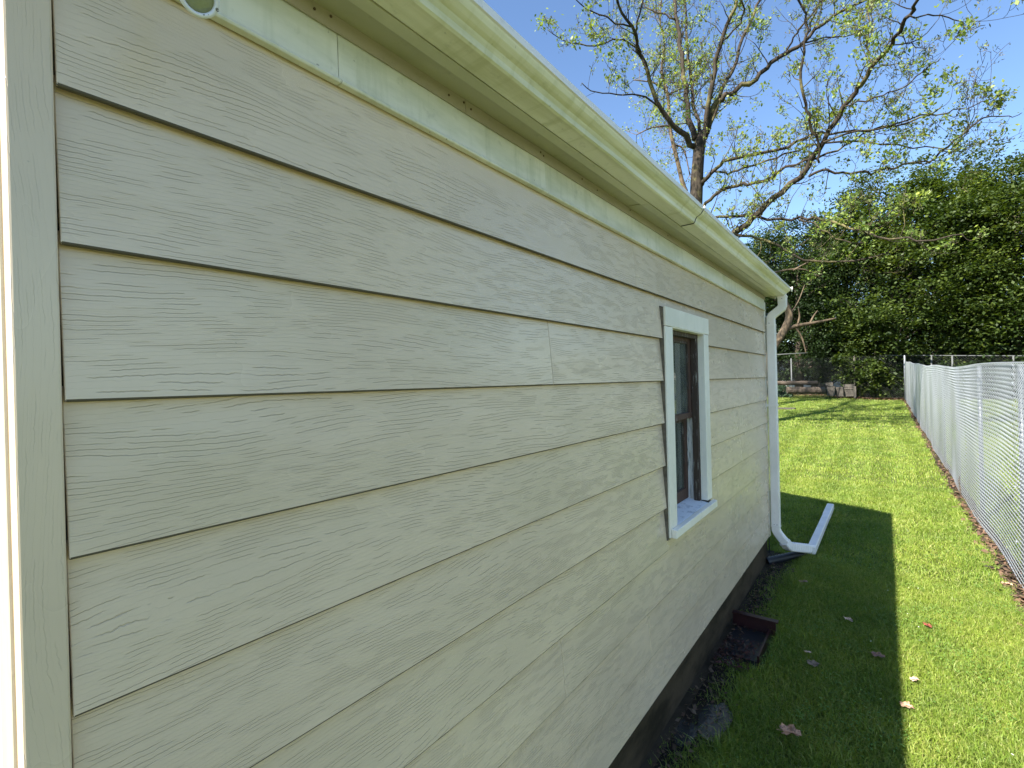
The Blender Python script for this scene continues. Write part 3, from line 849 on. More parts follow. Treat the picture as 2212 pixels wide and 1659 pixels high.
RY = 30.5
rear = empty('rear_fence', (2, RY, terr(2, RY)), 'old dark chain-link fence across the back under the trees', 'fence')
def rz(x): return (2.66 - .06 * x) if x > -.5 else 2.69
def rpost(px):
    Z = RY / (CT + (px - 1106) / F * ST); return P(px, 820, Z).x
pts = [(x, RY, rz(x)) for x in (.1, 1.5, 3, 5, 7, 9)]
obj('top_rail', *tube(pts, .022, 8), M_oldmetal, rear, True)
pts = [(x, RY, rz(x) + .35) for x in (-5.2, -3.9)]
obj('top_rail', *tube([(-5.6, RY, 2.95), (-3.2, RY, 2.97)], .022, 8), M_oldmetal, rear, True)
for px in (1710, 1846, 2013, 2058, 2190, 2260):
    x = rpost(px)
    obj('post', *tube([(x, RY, .2), (x, RY, rz(x) + .02)], .035, 10), M_oldmetal if px != 1846 else M_stone, rear, True)
chain('wire_mesh', lambda u, off: (u, RY + off), -6, 9, .11, lambda u: terr(u, RY) + .02, lambda u: rz(u) - .02, .002, M_darkwire, rear, weave=.003)

# ================================================================= TREES
def catmull(pts, sub=4):
    out = []
    p = [pts[0]] + list(pts) + [pts[-1]]
    for i in range(1, len(p) - 2):
        for k in range(sub):
            t = k / sub
            a, b, c, d = [np.array(q, float) for q in p[i - 1:i + 3]]
            out.append(.5 * ((2 * b) + (-a + c) * t + (2 * a - 5 * b + 4 * c - d) * t * t + (-a + 3 * b - 3 * c + d) * t ** 3))
    out.append(np.array(p[-2], float)); return out
class Tree:
    def __init__(s, seed): s.r = random.Random(seed); s.twV = []; s.twF = []; s.tips = []
    def addtube(s, pts, rad, sides):
        V, Fc = tube(pts, rad, sides, False); b = len(s.twV); s.twV += V; s.twF += [tuple(i + b for i in f) for f in Fc]
    def grow(s, p, d, L, r0, lev, gravity=.0, up=.12):
        r = s.r; n = 5 if lev else 7
        pts = [Vector(p)]; d = Vector(d).normalized(); step = L / n
        for i in range(n):
            d = (d + Vector((r.gauss(0, .2), r.gauss(0, .2), r.gauss(0, .16) + up - gravity * i / n))).normalized()
            pts.append(pts[-1] + d * step)
        rad = [max(.0042, r0 * (1 - .8 * i / n)) for i in range(n + 1)]
        s.addtube(pts, rad, 4 if lev == 0 else 3)
        if lev < 2:
            m = max(2, int(L / (.28 if lev == 0 else .22)))
            for k in range(m):
                t = r.uniform(.2, 1.0); i = min(n - 1, int(t * n)); q = pts[i].lerp(pts[i + 1], t * n - i)
                dd = (pts[i + 1] - pts[i]).normalized()
                side = dd.cross(Vector((r.gauss(0, 1), r.gauss(0, 1), r.gauss(0, 1)))).normalized()
                s.grow(q, dd * .7 + side * r.uniform(.5, 1.1), L * r.uniform(.25, .5), r0 * .45, lev + 1, gravity, up)
        s.tips.append((pts[-1], d, lev))
        if lev >= 1 and r.random() < .35: s.tips.append((pts[3], d, lev))
def leaf_quads(cent, n_per, size, spread, hang=.0, elong=2.0, seed=1):
    g = np.random.default_rng(seed); C = np.repeat(np.asarray(cent), n_per, axis=0); n = len(C)
    C = C + g.normal(0, spread, (n, 3)) + np.array([0, 0, -hang]) * g.random((n, 1))
    u = g.normal(0, 1, (n, 3)); u[:, 2] -= hang * 14; u /= np.linalg.norm(u, axis=1)[:, None]
    v = np.cross(u, g.normal(0, 1, (n, 3))); v /= np.linalg.norm(v, axis=1)[:, None]
    s = g.uniform(size[0], size[1], n)[:, None]
    w = s / elong
    return np.stack([C, C + u * s * .5 + v * w * .5, C + u * s, C + u * s * .5 - v * w * .5], 1).reshape(-1, 3)

def R3(x, y): return 1106 + .32 * x, .32 * y
def R4(x, y): return 1504 + .32 * x, .32 * y
Z0 = 14.0
def limb(zoom, pts, rads, dz=0, z0=None):
    z0 = z0 or Z0; n = len(pts); out = []
    for i, (x, y) in enumerate(pts):
        px, py = zoom(x, y); out.append(P(px, py, z0 + dz * i / (n - 1)))
    rr = []
    for i in range(n):
        t = i / (n - 1) * (len(rads) - 1); k = min(int(t), len(rads) - 2); rr.append((rads[k] + (rads[k + 1] - rads[k]) * (t - k)) * .32 * z0 / F)
    return out, rr
limbs = [
 limb(R3, [(1240, 990), (1130, 880), (1010, 740), (930, 560), (870, 380), (830, 230), (740, 80), (690, -60), (600, -300)], [30, 19, 15, 11, 7], -2.2),
 limb(R3, [(870, 380), (845, 250), (850, 140), (885, 0), (900, -200)], [8, 5], -1, 12.9),
 limb(R3, [(1010, 740), (900, 660), (760, 640), (600, 640), (470, 560)], [8, 3], -1, 13.5),
 limb(R3, [(850, 330), (720, 260), (560, 300), (400, 290), (240, 200)], [8, 2.5], -.5, 13.0),
 limb(R3, [(800, 180), (640, 120), (500, 60), (420, -40)], [7, 3], -.8, 12.6),
 limb(R3, [(1235, 940), (1190, 720), (1165, 520), (1130, 300), (1120, 150), (1090, 0), (1060, -260)], [28, 22, 18, 14], 1.0),
 limb(R3, [(1100, 130), (1000, 90), (900, 40), (850, -100)], [9, 4], .5, 14.6),
 limb(R3, [(1265, 900), (1215, 620), (1195, 400), (1180, 200), (1165, 0), (1150, -260)], [16, 14, 12, 9], 2.5),
 limb(R3, [(1300, 940), (1325, 700), (1370, 480), (1420, 280), (1480, 100), (1530, -60), (1560, -280)], [26, 20, 16, 11], -1.5),
 limb(R3, [(1430, 270), (1530, 170), (1560, 60), (1540, -150)], [9, 5], -1, 13.2),
 limb(R3, [(1320, 900), (1400, 650), (1480, 480), (1560, 250), (1640, 80), (1680, -40), (1740, -260)], [20, 17, 14, 10], 1.5),
 limb(R3, [(1300, 930), (1370, 720), (1440, 650), (1600, 560), (1720, 460), (1850, 350), (1960, 290), (2100, 160), (2212, 90), (2420, -20), (2560, -140)], [32, 25, 20, 16, 12, 8], -1.8),
 limb(R3, [(1850, 350), (1910, 250), (1970, 160), (2100, 0), (2150, -150)], [9, 5], -.8, 13.2),
 limb(R3, [(1960, 290), (2120, 250), (2250, 240), (2400, 180)], [7, 3], 1, 12.9),
 limb(R3, [(1270, 1260), (1310, 1200), (1380, 1130), (1450, 1080), (1600, 1050), (1800, 1010), (1950, 940), (2040, 910), (2212, 890), (2500, 860), (2750, 800), (2900, 720)], [22, 16, 13, 10, 8, 4], -3),
 limb(R3, [(1360, 1150), (1430, 1165), (1520, 1150), (1650, 1110), (1850, 1040), (2000, 990), (2212, 955), (2500, 970), (2800, 1000), (3000, 1010)], [11, 9, 7, 3], -1.5, 13.7),
 limb(R3, [(1270, 1420), (1340, 1340), (1430, 1280), (1560, 1240), (1640, 1235), (1760, 1200), (1850, 1130), (2050, 1060), (2250, 980), (2400, 880)], [16, 15, 14, 10, 5], -2.5),
 limb(R4, [(0, 1800), (120, 1680), (250, 1580), (380, 1470), (520, 1340), (700, 1190), (800, 1040), (860, 960), (1000, 720), (1100, 590), (1180, 460), (1290, 330), (1360, 220), (1440, 100), (1500, -20), (1600, -200)], [30, 30, 26, 20, 17, 15, 12, 8], -5),
 limb(R4, [(830, 1100), (825, 970), (770, 830), (740, 700), (715, 530), (720, 400), (740, 250), (740, 100), (690, 0), (640, -150)], [10, 13, 12, 9, 6], -1, 11.8),
 limb(R4, [(740, 250), (780, 150), (830, 0), (880, -120)], [7, 4], 0, 11.2),
 limb(R4, [(760, 1190), (820, 1160), (900, 1150), (1050, 1170), (1200, 1160), (1400, 1110), (1550, 1100), (1650, 1030), (1800, 910), (1950, 800), (2100, 790), (2200, 760)], [13, 11, 9, 6, 2], -1.5, 12),
 limb(R4, [(1000, 720), (1150, 680), (1300, 620), (1450, 560), (1560, 450), (1650, 390)], [7, 3], -1, 10.8),
 limb(R4, [(1180, 460), (1300, 440), (1420, 430), (1500, 420)], [5, 2], 1, 10.4),
 limb(R4, [(1180, 450), (1165, 350), (1160, 200), (1165, 50), (1160, -100)], [8, 5], 1.5, 10.4),
 limb(R4, [(1440, 105), (1600, 110), (1750, 140), (1880, 190), (1950, 170)], [6, 2], 0, 9.6),
 limb(R4, [(1360, 240), (1450, 290), (1560, 360), (1600, 400)], [4, 2], .4, 9.9),
 limb(R4, [(1480, 20), (1600, -60), (1800, -40), (1900, -80)], [6, 2], .4, 9.4),
 limb(R4, [(860, 960), (1100, 880), (1300, 850), (1500, 780), (1700, 760), (1850, 720), (2050, 640)], [8, 6, 3], -1, 11.3),
 limb(R4, [(1550, 1100), (1680, 1040), (1820, 900), (1870, 780), (1880, 680)], [5, 2], 0, 10.9),
 limb(R4, [(-60, 1500), (160, 1462), (400, 1460), (640, 1478), (800, 1470), (950, 1500), (1100, 1560), (1300, 1610), (1500, 1620), (1800, 1580)], [14, 12, 10, 8, 4], -3.5, 13.8),
 limb(R4, [(700, 1480), (850, 1540), (1000, 1620), (1150, 1640)], [7, 3], -1, 12.4),
 limb(R4, [(60, 1560), (300, 1600), (480, 1625), (650, 1720), (900, 1770), (1150, 1745), (1300, 1700)], [13, 11, 8, 4], -2, 13.8),
]
base = P(1500, 620, Z0); base.z = 0; base = P(1497, 800, Z0)
bx_, by_ = base.x, base.y
tk = [Vector((bx_, by_, -.1)), Vector((bx_, by_, .6)), P(1498, 640, Z0), P(1504, 420, Z0), P(1508, 350, Z0), P(1512, 310, Z0), P(1518, 285, Z0)]
tk_r = [.28, .22, .19, .175, .16, .16, .13]
oak = empty('oak_tree', (bx_, by_, 0), 'large spreading tree behind the garage, just leafing out in yellow-green', 'tree')
pts = catmull(tk, 4); rr = np.interp(np.linspace(0, 6, len(pts)), range(7), tk_r)
obj('trunk', *tube(pts, list(rr), 14), M_barkA, oak, True)
T = Tree(5)
for li, (pp, rr) in enumerate(limbs):
    pts = catmull(pp, 3); n = len(pts); rr = [q * (.70 if q > .03 else .85) for q in rr]
    pts = [p + np.array([T.r.gauss(0, .025), T.r.gauss(0, .025), T.r.gauss(0, .025)]) * (1 if 0 < i < n - 1 else 0) for i, p in enumerate(pts)]
    ri = list(np.interp(np.linspace(0, len(pp) - 1, n), range(len(pp)), rr))
    obj('limb', *tube(pts, ri, 8), M_barkA, oak, True)
    L = 0; nxt = .5 if li else 1.5
    for i in range(n - 1):
        a, b = Vector(pts[i]), Vector(pts[i + 1]); seg = (b - a).length
        L += seg
        while L > nxt:
            nxt += T.r.uniform(.17, .34)
            d = (b - a).normalized(); side = d.cross(Vector((T.r.gauss(0, 1), T.r.gauss(0, 1), T.r.gauss(0, .8)))).normalized()
            frac = i / n
            T.grow(a.lerp(b, T.r.random()), d * .6 + side + Vector((0, 0, .15)), T.r.uniform(.5, 1.5) * (1.1 - .4 * frac), min(ri[i] * .4, .016), 0)
    T.tips.append((Vector(pts[-1]), Vector((0, 0, 1)), 1))
o = obj('twigs', T.twV, T.twF, M_barkA, oak); tag(o, kind='stuff')
tips = np.array([tuple(t[0]) for t in T.tips if t[2] >= 1])
print('oak tips', len(tips), 'twig tris', len(T.twF) * 2)
g = np.random.default_rng(3)
sel = g.random(len(tips))
o = fast('leaves', np.concatenate([leaf_quads(tips[sel < .5], 5, (.035, .072), .03, .0, 1.9, 2), leaf_quads(tips[sel < .07], 20, (.06, .12), .09, .0, 1.7, 6)]), 4, M_leafA, oak); tag(o, kind='stuff')
o = fast('catkins', leaf_quads(tips[sel > .42], 4, (.05, .11), .03, .05, 4.0, 4), 4, M_catkin, oak); tag(o, kind='stuff')

# thin pale tree behind
base2 = P(1475, 620, 18)
pale_t = empty('slender_tree', (base2.x, base2.y, 0), 'slender pale-barked tree beside the big trunk, rising behind the roof', 'tree')
pp, rr = limb(R3, [(1190, 1500), (1145, 1215), (1090, 980), (1065, 850), (1050, 640), (1010, 480), (1030, 300), (1000, 150), (1010, 0)], [15, 13, 10, 6, 4], 0, 18)
pp = [Vector((base2.x, base2.y, 0))] + pp; rr = [rr[0] * 1.2] + rr
pts = catmull(pp, 4); ri = list(np.interp(np.linspace(0, len(pp) - 1, len(pts)), range(len(pp)), rr))
obj('trunk', *tube(pts, ri, 9), M_barkB, pale_t, True)
T2 = Tree(8)
for z, pl in ((0, [(1065, 850), (950, 860), (840, 910)]), (1, [(1100, 980), (1160, 1010), (1200, 1180)]), (2, [(1050, 640), (1140, 600), (1240, 540)]), (3, [(1050, 620), (960, 560), (820, 540)])):
    pp, rr = limb(R3, pl, [7, 3], 0, 18)
    obj('limb', *tube(catmull(pp, 3), list(np.linspace(rr[0], rr[-1], 7)), 6), M_barkB, pale_t, True)
    for q in catmull(pp, 3)[1:]:
        for _ in range(2): T2.grow(Vector(q), Vector((T2.r.gauss(0, 1), T2.r.gauss(0, .6), T2.r.gauss(0, 1))), T2.r.uniform(.6, 1.3), .012, 1)
for i in range(10, len(pts), 1):
    for _ in range(3): T2.grow(Vector(pts[i]), Vector((T2.r.gauss(0, 1), T2.r.gauss(0, .6), T2.r.gauss(.3, .7))), T2.r.uniform(.8, 1.6), .012, 1)
tag(obj('twigs', T2.twV, T2.twF, M_barkB, pale_t), kind='stuff')
t2 = np.array([tuple(t[0]) for t in T2.tips])
tag(fast('leaves', leaf_quads(t2, 5, (.05, .11), .06, .02, 1.8, 9), 4, M_leafA, pale_t), kind='stuff')

# dense trees
def crown_mesh(seed, H, Rr, z_lo, nclump, per, lsize, clump_r, flat=.75, shape=1.0):
    """leaf clumps filling an uneven crown; returns vertices relative to the trunk foot"""
    g = np.random.default_rng(seed); cs = []
    lob = [(g.uniform(0, 6.28), g.uniform(.2, .9), g.uniform(.25, .5)) for _ in range(12)]
    while len(cs) < nclump:
        t = g.random(); a = g.uniform(0, 6.283)
        prof = max(.05, math.sin(math.pi * (.12 + .80 * t ** 1.15))) ** .75
        k = 1 + .35 * mnoise.noise(Vector((math.cos(a) * 1.6, math.sin(a) * 1.6, t * 3.5 + seed))) * 1.9
        rad = Rr * prof * k * (.45 + .55 * g.random() ** .45)
        z = z_lo + (H - z_lo) * t * (1 + .28 * t * mnoise.noise(Vector((math.cos(a) * 2.6, math.sin(a) * 2.6, seed + rad * .6))))
        if mnoise.noise(Vector((math.cos(a) * rad * .45, math.sin(a) * rad * .55, z * .55 + seed * 3))) < -.04: continue
        cs.append((math.cos(a) * rad, math.sin(a) * rad, z))
    cs = np.array(cs); n = nclump * per
    C = np.repeat(cs, per, axis=0); off = g.normal(0, 1, (n, 3)); off *= clump_r * np.repeat(g.uniform(.5, 1.3, nclump), per)[:, None]; off[:, 2] *= flat * .6
    C = C + off; C[:, 2] -= .25 * np.hypot(off[:, 0], off[:, 1])
    u = g.normal(0, 1, (n, 3)); u[:, 2] *= .55; u /= np.linalg.norm(u, axis=1)[:, None]
    v = np.cross(u, g.normal(0, .5, (n, 3)) + np.array([0, 0, 1.0])); v /= np.linalg.norm(v, axis=1)[:, None]
    s = g.uniform(lsize[0], lsize[1], n)[:, None]
    return np.stack([C - u * s * .5, C + v * s * .3, C + u * s * .5, C - v * s * .3], 1).reshape(-1, 3), cs
def mesh_only(name, V, mat):
    o = fast(name, V, 4, mat); me = o.data; bpy.data.objects.remove(o); return me
crowns = []
for seed, H, Rr, zl, m in ((21, 12.2, 3.7, 1.2, M_leafD), (22, 12.6, 3.6, 1.8, M_leafE), (23, 11.6, 3.9, 1.0, M_leafD)):
    V, cs = crown_mesh(seed, H, Rr, zl, 760, 62, (.10, .21), .42)
    crowns.append((mesh_only('crown', V, m), cs, H))
def tree(name, x, y, ci, sc, rot, label, group, mat=None, trunk_r=.2, bark=None, zs=1.0):
    me, cs, H = crowns[ci]
    root = empty(name, (x, y, terr(x, y)), label, 'tree', group)
    if mat is not None and me.materials[0] != mat:
        me = me.copy(); me.materials[0] = mat
    c = bpy.data.objects.new('crown', me); COL.objects.link(c); c.parent = root; c.scale = (sc, sc, sc * zs); c.rotation_euler.z = rot; tag(c, kind='stuff')
    r = random.Random(int(x * 10) + 99); z = terr(x, y); parts = []
    top = H * sc * zs * .85; tp = [Vector((x, y, z - .3))]
    for i in range(1, 8): tp.append(Vector((x + r.gauss(0, .10) * i * .5, y + r.gauss(0, .10) * i * .5, z + top * i / 7)))
    obj('trunk', *tube(tp, [trunk_r * (1.15 - i / 8) for i in range(8)], 9), bark or M_barkC, root, True)
    cr_, sr_ = math.cos(rot), math.sin(rot)
    for k in range(46):
        q = cs[r.randrange(len(cs))]; t = Vector((x + (q[0] * cr_ - q[1] * sr_) * sc, y + (q[0] * sr_ + q[1] * cr_) * sc, z + q[2] * sc * zs))
        i = min(6, max(1, int((t.z - z) / top * 7) - 1)); s0 = tp[i]
        mid = s0.lerp(t, .5) + Vector((r.gauss(0, .2), r.gauss(0, .2), .3))
        parts.append(tube(catmull([s0, mid, t], 3), list(np.linspace(.05, .012, 7)), 4, False))
    tag(obj('branches', *merge(parts), bark or M_barkC, root, True), kind='stuff')
    return root
def at(px, y):                                   # x on the row of depth y seen in column px
    u = (px - 1106) / F; return y * (u * CT - ST) / (CT + u * ST)
GRP = 'dense trees beyond the back fence'
spec = [(2195, 33.2, 0, .97, 0.3, 'tall dense tree at the right edge behind the fence', M_leafE),
        (2060, 34.0, 1, .96, 1.7, 'tall mid-green tree behind the fence corner post, crown topped by yellow-green sprays', M_leafE),
        (1935, 33.0, 2, .97, 2.6, 'dense tree hanging low left of the fence corner post', M_leafE),
        (1830, 34.5, 0, .86, 4.0, 'dark tree standing behind the white-topped ivy post', M_leafD),
        (1725, 33.5, 2, .84, 5.2, 'dark bushy tree over the garden logs beside the gutter end', M_leafD),
        (1620, 35.0, 1, .80, .9, 'dark tree rising just right of the gutter, nearest the big trunk', M_leafD),
        (2330, 35.0, 2, 1.0, 3.3, 'dense tree beyond the right edge of the side fence', M_leafD),
        (1500, 38.0, 0, .55, 2.0, 'tree hidden behind the garage roof', M_leafD)]
for px, y, ci, sc, rot, lb, m in spec:
    tree('leafy_tree', at(px, y), y, ci, sc, rot, lb, GRP, m, .22)
for k, (px, y, ci, sc) in enumerate(((2140, 40, 2, .98), (1990, 41, 0, .92), (1850, 40, 1, .85), (1760, 42, 2, .72), (1670, 41, 0, .86))):
    tree('leafy_tree', at(px, y), y, ci, sc, k * 1.3 + .5, ['second-row tree behind the fence corner, filling the gap at far right', 'second-row dark tree left of the corner post', 'second-row tree behind the ivy post', 'second-row tree above the garden logs', 'second-row tree seen past the downspout'][k], GRP, M_leafD, .25)
tree('leafy_tree', 10.2, 29.0, 1, 1.0, 2.2, 'unseen tree added right of the view to darken the wall sheen, nearest the back', GRP, M_leafE, .3)  # out of view; added to vary the reflection on the siding
tree('leafy_tree', 15.5, 12.5, 2, .95, .6, 'unseen tree added right of the view to darken the wall sheen, level with the garage', GRP, M_leafE, .3)  # also added unseen, cuts the side light reaching the wall
# leafy shrubs and vines low along the rear fence
def shrub(name, x, y, H, Rr, n, per, ls, mat, label, seed, cr_=.16, zl=.05):
    V, cs = crown_mesh(seed, H, Rr, zl, n, per, ls, cr_)
    root = empty(name, (x, y, terr(x, y)), label, 'shrub')
    V = V + np.array([x, y, terr(x, y)])
    tag(fast('foliage', V, 4, mat, root), kind='stuff')
    parts = []; r = random.Random(seed)
    for k in range(9):
        q = cs[r.randrange(len(cs))]
        parts.append(tube([(x + r.gauss(0, .08), y + r.gauss(0, .08), terr(x, y) - .05), (x + q[0] * .5, y + q[1] * .5, terr(x, y) + q[2] * .6), (x + q[0], y + q[1], terr(x, y) + q[2])], [.02, .014, .006], 4, False))
    tag(obj('stems', *merge(parts), M_barkC, root), kind='stuff')
    return root
sh = [(1885, 31.3, 4.2, 1.5, 380, 26, (.09, .2), M_leafE, 'bright-leaved shrub hanging between the ivy post and the corner post'),
      (1848, 30.9, 2.6, .55, 130, 24, (.08, .16), M_leafE, 'ivy climbing the pale post at the right end of the garden bed'),
      (1960, 31.6, 2.2, 1.6, 260, 24, (.09, .18), M_leafD, 'dark undergrowth directly behind the fence corner post'),
      (2110, 32.2, 3.0, 2.2, 300, 24, (.1, .2), M_leafD, 'dark undergrowth behind the rear fence, right of the corner post'),
      (2290, 32.0, 3.2, 2.2, 260, 24, (.1, .2), M_leafD, 'undergrowth at the far right behind the side fence'),
      (1690, 29.2, .75, .55, 120, 20, (.05, .12), M_leafF, 'blue-green low plant in front of the garden logs'),
      (1660, 32.8, 3.2, 1.3, 170, 24, (.1, .2), M_leafD, 'dark shrub behind the garden logs, beside the downspout'),
      (2058, 31.0, 2.6, .35, 70, 20, (.08, .15), M_leafE, 'ivy wrapped round the second rear-fence post')]
for i, (px, y, H, Rr, n, per, ls, m, lb) in enumerate(sh):
    shrub('shrub', at(px, y), y, H, Rr, n, per, ls, m, lb, 60 + i)
g = np.random.default_rng(77)
for px, py, Z, w, h, m, lb in ((2030, 590, 25.5, 1.1, .8, M_leafF, 'patch of blue-green climbing leaves high on the dark trees above the corner post'), (2150, 640, 24.0, .8, .9, M_leafF, 'blue-green vine leaves on the trees above the side fence, right of the corner post'), (2170, 480, 23.5, 1.6, .9, M_leafA, 'yellow-green sunlit spray on the tree at the right edge'), (1960, 500, 25.0, 1.3, .5, M_leafA, 'yellow-green spray low in front of the mid-green tree')):
    c0 = P(px, py, Z); k = 46
    cs = np.array([tuple(c0)]) + g.normal(0, 1, (k, 3)) * np.array([w, .5, h]) * .5
    root = empty('climbing_vine', tuple(c0), lb, 'vine')
    tag(fast('leaves', leaf_quads(cs, 26, (.07, .15), .13, .0, 1.6, int(px)), 4, m, root), kind='stuff')
    parts = [tube([tuple(cs[i]), tuple((cs[i] + cs[(i + 5) % k]) / 2), tuple(cs[(i + 5) % k])], .008, 4, False) for i in range(0, k, 3)]
    tag(obj('stems', *merge(parts), M_barkC, root), kind='stuff')
# tan leaning trunk with dead limbs, behind the downspout
def R6(x, y): return 1592.6 + .28 * x, 530.9 + .28 * y
lt_b = P(*R6(240, 1040), 22)
lean = empty('leaning_tree', (lt_b.x, lt_b.y, terr(lt_b.x, lt_b.y)), 'crooked tan-barked tree with dead limbs behind the downspout', 'tree')
def seg6(name, pl, r0, r1, Z=22, m=M_barkB):
    pp = [P(*R6(*q), Z) for q in pl]; pts = catmull(pp, 4)
    obj(name, *tube(pts, list(np.linspace(r0, r1, len(pts))), 8), m, lean, True)
seg6('trunk', [(200, 1000), (270, 800), (350, 670), (400, 560), (385, 480), (330, 380), (300, 250)], .20, .12)
seg6('limb', [(370, 650), (450, 620), (560, 600), (640, 585), (760, 560)], .10, .04)
seg6('limb', [(465, 610), (480, 540), (470, 480)], .05, .02)
seg6('limb', [(560, 600), (590, 540), (620, 500)], .05, .02)
seg6('limb', [(430, 610), (490, 690), (520, 780), (530, 830)], .045, .02)
seg6('limb', [(280, 210), (360, 190), (460, 180), (540, 190), (640, 240)], .05, .02)
seg6('limb', [(430, 190), (520, 140), (590, 110), (640, 130)], .04, .02)
seg6('limb', [(400, 540), (470, 430), (520, 300)], .04, .015)
dead = empty('dead_branch', P(*R6(1700, 680), 28), 'bare dead branch sticking out of the dark trees at right', 'branch')
for pl, a, b in (([(1600, 700), (1640, 675), (1720, 660), (1760, 700), (1770, 760), (1790, 800)], .04, .015), ([(1765, 720), (1820, 730), (1870, 770), (1920, 790)], .03, .01), ([(1500, 850), (1540, 810), (1600, 780)], .05, .04), ([(1780, 730), (1800, 780), (1840, 760)], .02, .01)):
    pp = catmull([P(*R6(*q), 24.6) for q in pl], 4)
    obj('limb', *tube(pp, list(np.linspace(a, b, len(pp))), 6), M_barkB, dead, True)

# pale shed glimpsed through the trees
sx, sy = at(1745, 46), 47
shed = empty('far_shed', (sx, sy, terr(sx, sy)), 'pale building glimpsed through the dark trees behind the garden logs', 'shed')
z = terr(sx, sy)
obj('wall', *box(sx - 2.5, sx + 2.2, sy, sy + 4, z, z + 2.6), M_palewall, shed)
obj('roof', *prism([(sx - 2.8, z + 2.6), (sx + 2.5, z + 2.6), (sx - .1, z + 4)], sy - .3, sy + 4.3), M_shing, shed)
obj('window', *box(sx - 1.4, sx - .5, sy - .03, sy - .002, z + 1.1, z + 2), M_black, shed)
obj('door', *box(sx + .6, sx + 1.4, sy - .03, sy - .002, z + .02, z + 2), M_brown, shed)

# garden bed: logs and stones
LG = 'logs and stones edging the garden bed'
def log(pxa, pya, pxb, pyb, Z, r, label):
    a, b = P(pxa, pya, Z), P(pxb, pyb, Z - .4); n = 14
    pts = [a.lerp(b, i / n) + Vector((0, 0, .012 * math.sin(i * 1.9))) for i in range(n + 1)]
    tag(obj('log', *tube(pts, [r * (1 + .07 * math.sin(i * 2.7)) for i in range(n + 1)], 12), M_log, smooth=False, loc=tuple(a)), label, 'log', LG)
log(1650, 828, 1765, 827, 25.6, .11, 'long dark log, topmost and rearmost in the garden bed')
log(1700, 843, 1781, 843, 24.9, .17, 'thick pale log lying at the front of the garden bed')
def stone(px0, px1, py0, py1, Z, label, sd):
    a = P(px0, py1, Z); b = P(px1, py0, Z); bm = bmesh.new()
    bmesh.ops.create_cube(bm, size=1); bmesh.ops.subdivide_edges(bm, edges=bm.edges[:], cuts=3, use_grid_fill=True)
    w, h = (b.x - a.x), (b.z - a.z); c = (a + b) / 2
    for v in bm.verts:
        k = mnoise.noise(v.co * 2.5 + Vector((sd, sd, 0))) * .10
        v.co = Vector((v.co.x * w * (1 + k), v.co.y * .35 * (1 + k), v.co.z * h * (1 + k * .8)))
    V = [tuple(v.co + c) for v in bm.verts]; Fc = [tuple(v.index for v in f.verts) for f in bm.faces]; bm.free()
    tag(obj('stone_block', V, Fc, M_stone, loc=tuple(c)), label, 'stone', LG)
for i, (a, b, c, d, lb) in enumerate(((1786, 1804, 834, 855, 'stone block touching the cut end of the pale log'), (1806, 1822, 836, 856, 'middle stone block at the right of the garden bed'), (1824, 1846, 842, 856, 'lower stone block at the right end of the bed'), (1822, 1847, 830, 841, 'flat cap stone on top of the last block'), (1783, 1800, 826, 833, 'flat stone lying behind the first block'))):
    stone(a, b, c, d, 24.7, lb, i * 3.1)
pz = P(1847, 856, 24.3)
tag(obj('wooden_post', *box(pz.x - .05, pz.x + .05, pz.y - .05, pz.y + .05, pz.z - .1, pz.z + .5), M_stone, loc=tuple(pz)), 'short pale post at the right end of the garden bed', 'post')
pa = G(1685, 884); pb = G(1728, 884)
pl = empty('paving_slab', pa, 'pale flat slab lying on the lawn beside the downspout', 'slab')
obj('slab', *box(pa.x - .3, pb.x - .15, pa.y - .15, pa.y + .25, pa.z - .02, pa.z + .06), M_stone, pl)
pk = G(1733, 886)
tag(obj('white_pot', *lathe(pk, Vector((0, 0, 1)), [(0, .05), (.01, .06), (.12, .08), (.14, .085), (.14, .07), (.03, .05), (.03, .001)], 14), M_palewall, smooth=True, loc=tuple(pk)), 'tiny white pot standing on the lawn beside the pale slab', 'pot')

